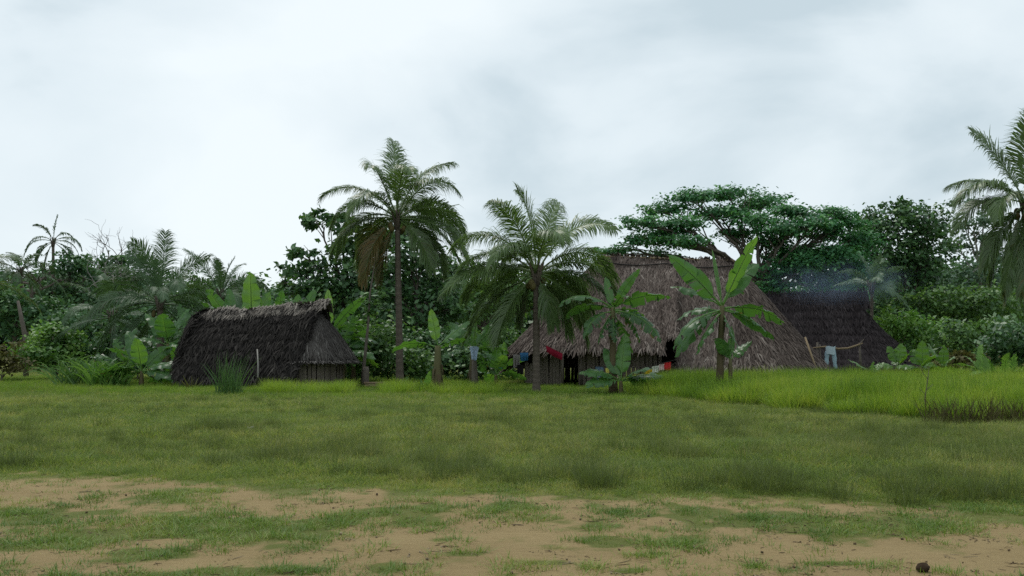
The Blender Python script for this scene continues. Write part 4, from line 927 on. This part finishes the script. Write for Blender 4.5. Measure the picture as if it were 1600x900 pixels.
# rack with trousers
Yr = 50
rk = thing('drying_rack', 'rough pole rack on forked posts before the far dark hut', 'drying rack', gp(1305, Yr))
o0 = v3(rk.location)
mb = MB(); pts = np.array([P(1268, 544, Yr), P(1290, 541.5, Yr), P(1310, 545, Yr), P(1325, 544, Yr), P(1338, 540, Yr), P(1348, 536, Yr)]); mb.tube(pts - o0, [.03, .04, .045, .045, .045, .03], 7); mb.build('rail', M['pole'], rk)
for px, tp, r in ((1277, 535, .06), (1281, 538, .04), (1343, 535, .06)):
    mb = MB(); b = gp(px, Yr + .08); t = P(px, tp, Yr + .08); mb.tube(np.array([b, b * .5 + t * .5 + (.03, 0, 0), t]) - o0, [r * 1.1, r, r * .85], 7); mb.build('post', M['bark'], rk)
mb = MB(); mb.tube(np.array([P(1342, 541, Yr), P(1346, 534, Yr), P(1350, 530, Yr)]) - o0, [.04, .03, .015], 5); mb.build('fork', M['bark'], rk)
c = P(1297, 542.5, Yr); root = thing('trousers', 'pale blue grey trousers straddling the pole rack', 'trousers', c)
mt = cloth_mat('trouser_cloth', (.26, .36, .42), .3)
for s in (-1, 1):
    t = np.linspace(0, 1, 9); mb = MB()
    pts = np.stack([s * (.12 + .14 * t + .02 * np.sin(t * 6)), -.07 + .02 * np.sin(t * 5 + s), -.18 - t * .88], -1)
    mb.tube(pts, np.linspace(.135, .085, 9) * (1 + .1 * np.sin(t * 14 + s)), 9, .5); o = mb.build('trouser_leg', mt, root, smooth=True); o.scale = (1, .45, 1); 
t = np.linspace(0, 1, 6); mb = MB(); rows = []
for q in t:
    an = np.linspace(0, 2 * math.pi, 15); rows.append(np.stack([np.cos(an) * (.25 - .02 * q) , np.sin(an) * .075 - .06, 0 * an + .04 - .4 * q + .03 * np.cos(an * 3)], -1))
mb.grid(np.array(rows), .6); mb.build('waist', cloth_mat('waist_cloth', (.38, .47, .52), .3), root, smooth=True)
mb = MB(); b = P(1286, 590, 44.0); b[2] = -.02; t = P(1258, 527, 44.9); mb.tube(np.array([b, b * .5 + t * .5, t]) - b, [.05, .048, .045], 8); o = mb.build('bamboo_pole', M['pole'], origin=b, smooth=True); tag(o, 'tan bamboo pole leaning against the large hut end', 'pole')

# boards on the ground by the stump
for i, (px0, px1, py, Yv) in enumerate([(574, 602, 606, 43.2), (573, 600, 602, 43.8)]):
    c = (P(px0, py, Yv) + P(px1, py, Yv)) / 2; c[2] = .14 + .1 * i; mb = MB(); mb.box((0, 0, 0), (.5, .05, .0), (-.02, .14, 0), (0, 0, .05), .7); o = mb.build('board', M['pole'], origin=c)
    tag(o, ['reddish board lying lowest beside the dark stump', 'greyer board lying on top beside the dark stump'][i], 'board', 'boards beside the stump')
# dead weed stalk in the tall grass
mb = MB(); b = gp(1446, 23.5); pts = np.array([b, P(1445, 625, 23.5), P(1450, 590, 23.5), P(1452, 572, 23.5)]); mb.tube(pts - b, [.014, .012, .009, .004], 5)
for q, e in (((1447, 610), (1458, 600)), ((1450, 592), (1441, 582)), ((1447, 618), (1436, 606))): mb.tube(np.array([P(*q, 23.5), P(*e, 23.5)]) - b, [.008, .003], 4)
o = mb.build('dead_weed', M['bark'], origin=b); tag(o, 'thin dead weed stalk standing in the tall grass', 'weed')
for i, (px, Yv, n, hh) in enumerate([(1495, 21.9, 260, (.25, .8)), (1585, 22.2, 200, (.25, .75))]):
    strap_clump('weed_clump', ['dark brown dead weed clump at the tall grass front', 'dark brown dead weed clump nearest the edge of the picture'][i], 'weed clump', gp(px, Yv), .75, n, hh, .018, 'brownish', 110 + i, .7, (.7, 2.5), (0, .45), spread=.7)

# clod on the bare earth
me = MB(); n = 22; th, ph = np.meshgrid(np.linspace(0, 2 * math.pi, n), np.linspace(0, math.pi, 12), indexing='ij')
r_ = .044 * (1 + .5 * (fbm(np.cos(th) * 2 + 5, np.cos(ph) * 2 + np.sin(th)) - .5)); me.grid(np.stack([np.cos(th) * np.sin(ph) * r_ * 1.15, np.sin(th) * np.sin(ph) * r_, np.cos(ph) * r_ * .75], -1), .5)
c = gp(1433.5, GD(887)); c[2] = gh(c[0], c[1]) + .03; o = me.build('clod', M['clod'], origin=c, smooth=True); tag(o, 'small dark clod lying on bare earth in the foreground', 'clod')
c = gp(394, GD(674)); c[2] = gh(c[0], c[1]) + .08; me = MB(); n = 6; u, v = np.meshgrid(np.linspace(-.06, .06, n), np.linspace(-.04, .04, n), indexing='ij'); f = np.stack([u, v, .02 * np.sin(u * 60) + .02 * np.cos(v * 70)], -1); me.grid(f, .5); me.grid(f - np.array((0, 0, .003)), .5)
o = me.build('paper_scrap', cloth_mat('paper', (.6, .58, .55)), origin=c); tag(o, 'small crumpled white paper scrap lying in the grass', 'litter')

# smoke drifting from the far hut
c = P(1310, 440, 58.5); mb = MB(); th, ph = np.meshgrid(np.linspace(0, 2 * math.pi, 25), np.linspace(0, math.pi, 13), indexing='ij')
mb.grid(np.stack([np.cos(th) * np.sin(ph) * 5.2, -np.sin(th) * np.sin(ph) * 2.0, np.cos(ph) * 1.7], -1))
m, nt = new_mat('cooking_smoke'); N = nt.nodes.new; L = nt.links.new
tc = N('ShaderNodeTexCoord'); nz = N('ShaderNodeTexNoise'); nz.inputs['Scale'].default_value = .5; nz.inputs['Detail'].default_value = 3; nz.inputs['Distortion'].default_value = .6
sc_ = N('ShaderNodeVectorMath'); sc_.operation = 'DIVIDE'; sc_.inputs[1].default_value = (5.2, 2.0, 1.7); ln_ = N('ShaderNodeVectorMath'); ln_.operation = 'LENGTH'
L(tc.outputs['Object'], sc_.inputs[0]); L(sc_.outputs[0], ln_.inputs[0])
fo = N('ShaderNodeMapRange'); fo.interpolation_type = 'SMOOTHSTEP'; fo.inputs[1].default_value = 1.0; fo.inputs[2].default_value = .1; fo.inputs[3].default_value = 0; fo.inputs[4].default_value = 1; L(ln_.outputs['Value'], fo.inputs[0])
mr = N('ShaderNodeMapRange'); mr.inputs[1].default_value = .38; mr.inputs[2].default_value = .7; mr.inputs[3].default_value = 0; mr.inputs[4].default_value = .15
ml = N('ShaderNodeMath'); ml.operation = 'MULTIPLY'
pv = N('ShaderNodeVolumePrincipled'); pv.inputs['Color'].default_value = (.45, .6, .85, 1)
L(tc.outputs['Object'], nz.inputs['Vector']); L(nz.outputs[0], mr.inputs[0]); L(mr.outputs[0], ml.inputs[0]); L(fo.outputs[0], ml.inputs[1]); L(ml.outputs[0], pv.inputs['Density'])
o_ = N('ShaderNodeOutputMaterial'); L(pv.outputs[0], o_.inputs['Volume'])
o = mb.build('smoke', m, origin=c); tag(o, 'thin blue cooking smoke drifting over the far dark hut', 'smoke', kind='stuff')

# ------------------------------------------------------------------ grass (geometry-node scattered, nobody could count it)
def tuft(name, n, rad, h, wd, lean, mat, seed, seg=3, bend=.6, heads=0):
    g = np.random.default_rng(seed); mb = MB()
    a = g.random(n) * 6.283; r = rad * np.sqrt(g.random(n)); b = np.stack([np.cos(a) * r, np.sin(a) * r, 0 * a - .01], -1)
    a2 = a + g.normal(0, .8, n); hh = g.uniform(*h, n); ln = g.uniform(0, lean, n)
    out = np.stack([np.cos(a2), np.sin(a2), 0 * a2], -1); sd = np.stack([-np.sin(a2), np.cos(a2), 0 * a2], -1)
    fa = g.random(n) * 6.28; sd = nrm(sd + np.stack([np.cos(fa), np.sin(fa), 0 * fa], -1) * .7)
    t = np.linspace(0, 1, seg + 1); rows = []
    for k in range(seg + 1):
        c = b + out * (ln * hh * (t[k] + bend * t[k] ** 2.2))[:, None] + np.array((0, 0, 1)) * (hh * (t[k] - .22 * bend * ln * t[k] ** 2.5))[:, None]
        wv = wd * (1 - t[k] ** 1.6 * .93)
        rows.append(np.stack([c - sd * wv * .5, c + sd * wv * .5], 1))
    V = np.stack(rows, 1)                       # n, seg+1, 2, 3
    i = np.arange(n * (seg + 1) * 2).reshape(n, seg + 1, 2)
    q = np.stack([i[:, :-1, 0], i[:, :-1, 1], i[:, 1:, 1], i[:, 1:, 0]], -1).reshape(-1, 4)
    tn = np.clip(.5 + g.normal(0, .28, n), 0, 1)
    mb.add(V.reshape(-1, 3), q, tint=np.repeat(tn, (seg + 1) * 2))
    o = bpy.data.objects.new(name, mb.mesh(name)); o.data.materials.append(mat); return o
def scatter(name, label, pts, scale, itint, tufts, zs=None):
    n = len(pts); me = bpy.data.meshes.new(name); me.vertices.add(n); me.vertices.foreach_set('co', pts.astype(np.float32).ravel())
    def attr(nm, ty, arr, key): a = me.attributes.new(nm, ty, 'POINT'); a.data.foreach_set(key, arr)
    g = RNG; rot = np.zeros((n, 3), np.float32); rot[:, 2] = g.random(n) * 6.283; rot[:, 0] = g.normal(0, .06, n)
    sc = np.repeat(scale[:, None], 3, 1).astype(np.float32)
    if zs is not None: sc[:, 2] = zs
    attr('rot', 'FLOAT_VECTOR', rot.ravel(), 'vector'); attr('scl', 'FLOAT_VECTOR', sc.ravel(), 'vector')
    attr('idx', 'INT', g.integers(0, len(tufts), n).astype(np.int32), 'value'); attr('itint', 'FLOAT', itint.astype(np.float32), 'value')
    o = bpy.data.objects.new(name, me); COL.objects.link(o)
    cc = bpy.data.collections.new(name + '_tufts')
    for t in tufts: cc.objects.link(t)
    ng = bpy.data.node_groups.new(name, 'GeometryNodeTree')
    ng.interface.new_socket('Geometry', in_out='INPUT', socket_type='NodeSocketGeometry'); ng.interface.new_socket('Geometry', in_out='OUTPUT', socket_type='NodeSocketGeometry')
    N = ng.nodes.new; L = ng.links.new
    gi = N('NodeGroupInput'); go = N('NodeGroupOutput'); ci = N('GeometryNodeCollectionInfo'); ci.inputs[0].default_value = cc; ci.inputs['Separate Children'].default_value = True; ci.inputs['Reset Children'].default_value = True
    ip = N('GeometryNodeInstanceOnPoints'); ip.inputs['Pick Instance'].default_value = True
    def na(nm, ty): k = N('GeometryNodeInputNamedAttribute'); k.data_type = ty; k.inputs[0].default_value = nm; return k.outputs[0]
    L(gi.outputs[0], ip.inputs['Points']); L(ci.outputs[0], ip.inputs['Instance']); L(na('idx', 'INT'), ip.inputs['Instance Index'])
    L(na('rot', 'FLOAT_VECTOR'), ip.inputs['Rotation']); L(na('scl', 'FLOAT_VECTOR'), ip.inputs['Scale']); L(ip.outputs[0], go.inputs[0])
    md = o.modifiers.new('scatter', 'NODES'); md.node_group = ng
    tag(o, label, 'grass', kind='stuff'); return o
def field(n, y0, y1, pw=1.0, margin=.66):
    """points spread over the fan of ground in front of the camera; pw shifts density towards the near side"""
    g = RNG; y = y0 * (y1 / y0) ** g.random(n) if pw == 1 else y0 + (y1 - y0) * g.random(n)
    x = (g.random(n) * 2 - 1) * margin * y + 0
    return x, y
def place(x, y): return np.stack([x, y, gh(x, y)], -1)
G = {}
G['turf'] = leaf_mat('turf_grass', [(.041, .061, .017), (.061, .085, .022), (.083, .101, .029), (.122, .117, .044)], .42, .6, .2, True, noise=(.35, .14), gain=2.7)
G['wisp'] = leaf_mat('dark_wispy_grass', [(.04, .054, .017), (.056, .073, .023), (.076, .09, .031), (.12, .115, .05)], .4, .6, .2, True, noise=(.4, .2), gain=2.1)
G['tall'] = leaf_mat('tall_yellow_grass', [(.05, .095, .013), (.095, .165, .018), (.15, .22, .027), (.22, .25, .048)], .38, .5, .3, True, noise=(.5, .2), gain=1.55)
G['weed'] = leaf_mat('fresh_weed_grass', [(.038, .072, .013), (.06, .1, .017), (.09, .125, .026), (.14, .145, .045)], .3, .55, .25, True, noise=(.8, .2), gain=2.1)
turfs = [tuft('turf_tuft', 34, .16, (.03, .1), .009, 1.1, G['turf'], 200 + i, 2) for i in range(6)]
wisps = [tuft('wisp_tuft', 34, .15, (.12, .42), .006, .7, G['wisp'], 210 + i, 3, .8) for i in range(6)]
talls = [tuft('tall_tuft', 46, .2, (.5, 1.05), .015, .34, G['tall'], 220 + i, 4) for i in range(6)]
mids = [tuft('meadow_tuft', 40, .2, (.08, .22), .01, .6, G['tall'], 230 + i, 3) for i in range(5)]
weeds = [tuft('weed_tuft', 18, .09, (.02, .075), .007, 1.7, G['weed'], 240 + i, 2) for i in range(6)]
g = RNG
# turf over the whole field
x, y = field(90000, 9, 75)
gr = grassiness(x, y); keep = (g.random(len(x)) < gr * smooth(-.8, .8, y - edge(x))) ; x, y = x[keep], y[keep]
brown = fbm(x * .3 + 7, y * .22, 4)
scatter('field_grass', 'short olive grass covering the open field', place(x, y), g.uniform(.5, 1.4, len(x)) * (1 + y / 60) * (.35 + .65 * smooth(-.2, 2.2, y - edge(x))) * (.55 + .9 * fbm(x * .9, y * .9, 3)), np.clip(.45 + (brown - .5) * .7 + (fbm(x * 2.6, y * 2.6, 3) - .5) * .9 + g.normal(0, .3, len(x)), 0, 1), turfs)
# dark wispy tussocks
x, y = field(11000, 11.5, 36); px = 800 + x / y * F; py = 550 + CAM_Z * F / y
band = np.exp(-((py - np.interp(px, [0, 480, 800, 1100, 1600], [700, 705, 680, 690, 700])) / np.interp(px, [0, 480, 800, 1600], [30, 28, 42, 42])) ** 2) * np.interp(px, [0, 350, 560, 1600], [.12, .25, .8, 1.0])
cl_ = smooth(.46, .58, fbm(x * 1.9 + 3, y * 1.5 + 8, 4)) * .85 + .15
keep = (g.random(len(x)) < band * cl_) & (y > edge(x) + .3); x, y = x[keep], y[keep]
scatter('tussock_grass', 'dark wispy seeding grass standing over the field', place(x, y), g.uniform(.4, 1.1, len(x)), np.clip(.34 + g.normal(0, .24, len(x)) + (fbm(x, y) - .5), 0, 1), wisps)
# small clumps all over the field
x, y = field(1900, 12, 34); keep = (y > edge(x) + .8) & (fbm(x * .5 + 20, y * .5, 3) > .42); x, y = x[keep], y[keep]
xx = np.repeat(x, 5) + g.normal(0, .07, 5 * len(x)); yy = np.repeat(y, 5) + g.normal(0, .07, 5 * len(x)); tt = np.repeat(np.clip(.12 + g.normal(0, .3, len(x)), 0, 1), 5)
scatter('clump_grass', 'small uneven grass clumps dotted over the field', place(xx, yy), np.repeat(g.uniform(.3, .75, len(x)), 5), tt, [t.copy() for t in wisps])
# single darker tussocks near the field edge
tx = []; 
for cx, cy in [(45, 728), (12, 730), (120, 652), (160, 668), (345, 728), (335, 672), (350, 676), (315, 675), (575, 652), (545, 660), (948, 765), (935, 760), (890, 745), (1080, 765), (1160, 765), (1180, 762), (1300, 780), (1250, 770), (1400, 770), (1395, 785), (1445, 770), (1470, 778), (1510, 770), (1520, 775), (1550, 780), (1580, 770), (460, 715), (480, 712), (505, 710), (440, 718), (420, 720), (280, 640), (500, 640), (820, 752), (700, 745), (1210, 770)]:
    Yv = GD(cy)
    for _ in range(7): tx.append((PX(cx, Yv) + g.normal(0, .14), Yv + g.normal(0, .14)))
tx = np.array(tx); scatter('edge_tussock_grass', 'scattered dark tussocks along the near field edge', place(tx[:, 0], tx[:, 1]), g.uniform(.6, 1.1, len(tx)), np.clip(.05 + g.normal(0, .08, len(tx)), 0, 1), [t.copy() for t in wisps])
# meadow strip before the huts
x, y = field(26000, 27, 62, 2); px = 800 + x / y * F
near = np.interp(px, [-200, 0, 300, 560, 800, 1000, 1600, 1900], [37, 38, 36, 33, 33, 31, 30, 30])
keep = (y > near + g.normal(0, 1.2, len(x))) & (g.random(len(x)) < .85); x, y = x[keep], y[keep]
scatter('meadow_grass', 'knee high fresh grass strip in front of the huts', place(x, y), g.uniform(.7, 1.2, len(x)), np.clip(.35 + g.normal(0, .12, len(x)) + (fbm(x * .5, y * .5) - .5) * .8, 0, 1), mids, g.uniform(.6, 1.3, len(x)) * np.interp(y, [30, 38, 46, 62], [.6, 1.15, 1.2, 1.0]))
# tall yellow-green grass
x, y = field(24000, 21, 44, 2); px = 800 + x / y * F
near = np.interp(px, [940, 1000, 1100, 1200, 1300, 1400, 1500, 1600, 1800], [44, 35, 31.5, 28.5, 26, 24, 22.8, 22.2, 21.5])
nn_ = near + (fbm(x * .8, y * .8) - .5) * 3.5; keep = (px > 930) & (y > nn_) & (g.random(len(x)) < .95); x, y = x[keep], y[keep]; px = px[keep]; nn_ = nn_[keep]
hz = np.interp(px, [930, 1000, 1080, 1250, 1600], [.45, .7, .92, .9, .95]) * np.interp(y, [22, 27, 34, 44], [.85, .95, 1.0, .9]) * (.6 + .4 * smooth(0, 2.0, y - nn_))
scatter('tall_grass', 'tall bright yellow green grass stand below the huts', place(x, y), g.uniform(.8, 1.2, len(x)), np.clip(.5 + g.normal(0, .22, len(x)) + (fbm(x * .6, y * .6) - .5) * 1.2, 0, 1), talls, hz * g.uniform(.75, 1.2, len(x)) * (.72 + .56 * fbm(x * .9, y * .9, 3)))
# tall wisps before the small hut and thick brown banana
x, y = field(2600, 36, 42, 2); px = 800 + x / y * F
keep = ((px > 415) & (px < 555) & (y > 37.5)) | ((px > 600) & (px < 780) & (y > 36)); x, y = x[keep], y[keep]
scatter('hut_grass', 'taller yellow green grass at the foot of the small hut', place(x, y), g.uniform(.7, 1.1, len(x)), np.clip(.6 + g.normal(0, .15, len(x)), 0, 1), [t.copy() for t in talls], g.uniform(.4, .62, len(x)))
# weeds on the bare earth
x, y = field(70000, 6.2, 14)
pz = np.clip(patchmask(x, y) * .8 + (fbm(x * 3.4 + 5, y * 2.8, 5) - .5) * 2.1 - .06, 0, 1) ** 1.2 * .33 + np.clip(fbm(x * 1.1 + 60, y * 1.4, 4) - .55, 0, 1) * .35
keep = (g.random(len(x)) < pz) & (y < edge(x) + 1.2); x, y = x[keep], y[keep]
scatter('earth_weeds', 'fresh green weed grass patches creeping over bare earth', place(x, y), g.uniform(.35, 1.25, len(x)), np.clip(.42 + g.normal(0, .22, len(x)) + (fbm(x * .9 + 2, y * .9) - .5) * 1.3, 0, 1), weeds)


# leaf litter, twigs and crumbs on the bare earth
lm = leaf_mat('dry_litter', [(.07, .05, .03), (.12, .085, .05), (.17, .13, .08), (.28, .23, .15)], 0, .9, .1, True, noise=None)
def crumb(seed):
    q = np.random.default_rng(seed); mb = MB()
    for _ in range(5):
        c = q.normal(0, .12, 3) * np.array((1, 1, 0)) + np.array((0, 0, .006)); k = q.random()
        if k < .45:
            a = q.random() * 6.28; d = np.array((math.cos(a), math.sin(a), .05)) * q.uniform(.03, .1); mb.tube(np.array([c - d, c + q.normal(0, .006, 3), c + d]), [.003, .004, .002], 4, q.random())
        elif k < .75:
            a = q.random() * 6.28; t = np.array((math.cos(a), math.sin(a), .15)); b = np.array((-t[1], t[0], .1)); z = q.uniform(.012, .03); mb.add([c - t * z, c + b * z * .5 + (0, 0, .006), c + t * z, c - b * z * .5], [(0, 1, 2, 3)], tint=q.random())
        else:
            r = q.uniform(.006, .016); mb.box(c + (0, 0, r * .3), q.normal(0, .2, 3) * r + (r, 0, 0), q.normal(0, .2, 3) * r + (0, r, 0), (0, 0, r * .7), q.random())
    o = bpy.data.objects.new('crumbs', mb.mesh('crumbs')); o.data.materials.append(lm); return o
x, y = field(620, 6.0, 13.5); keep = y < edge(x) + .5; x, y = x[keep], y[keep]
o = scatter('litter', 'dry leaf bits, twigs and crumbs strewn over bare earth', place(x, y), g.uniform(.3, .8, len(x)), g.random(len(x)), [crumb(300 + i) for i in range(7)]); o['category'] = 'litter'
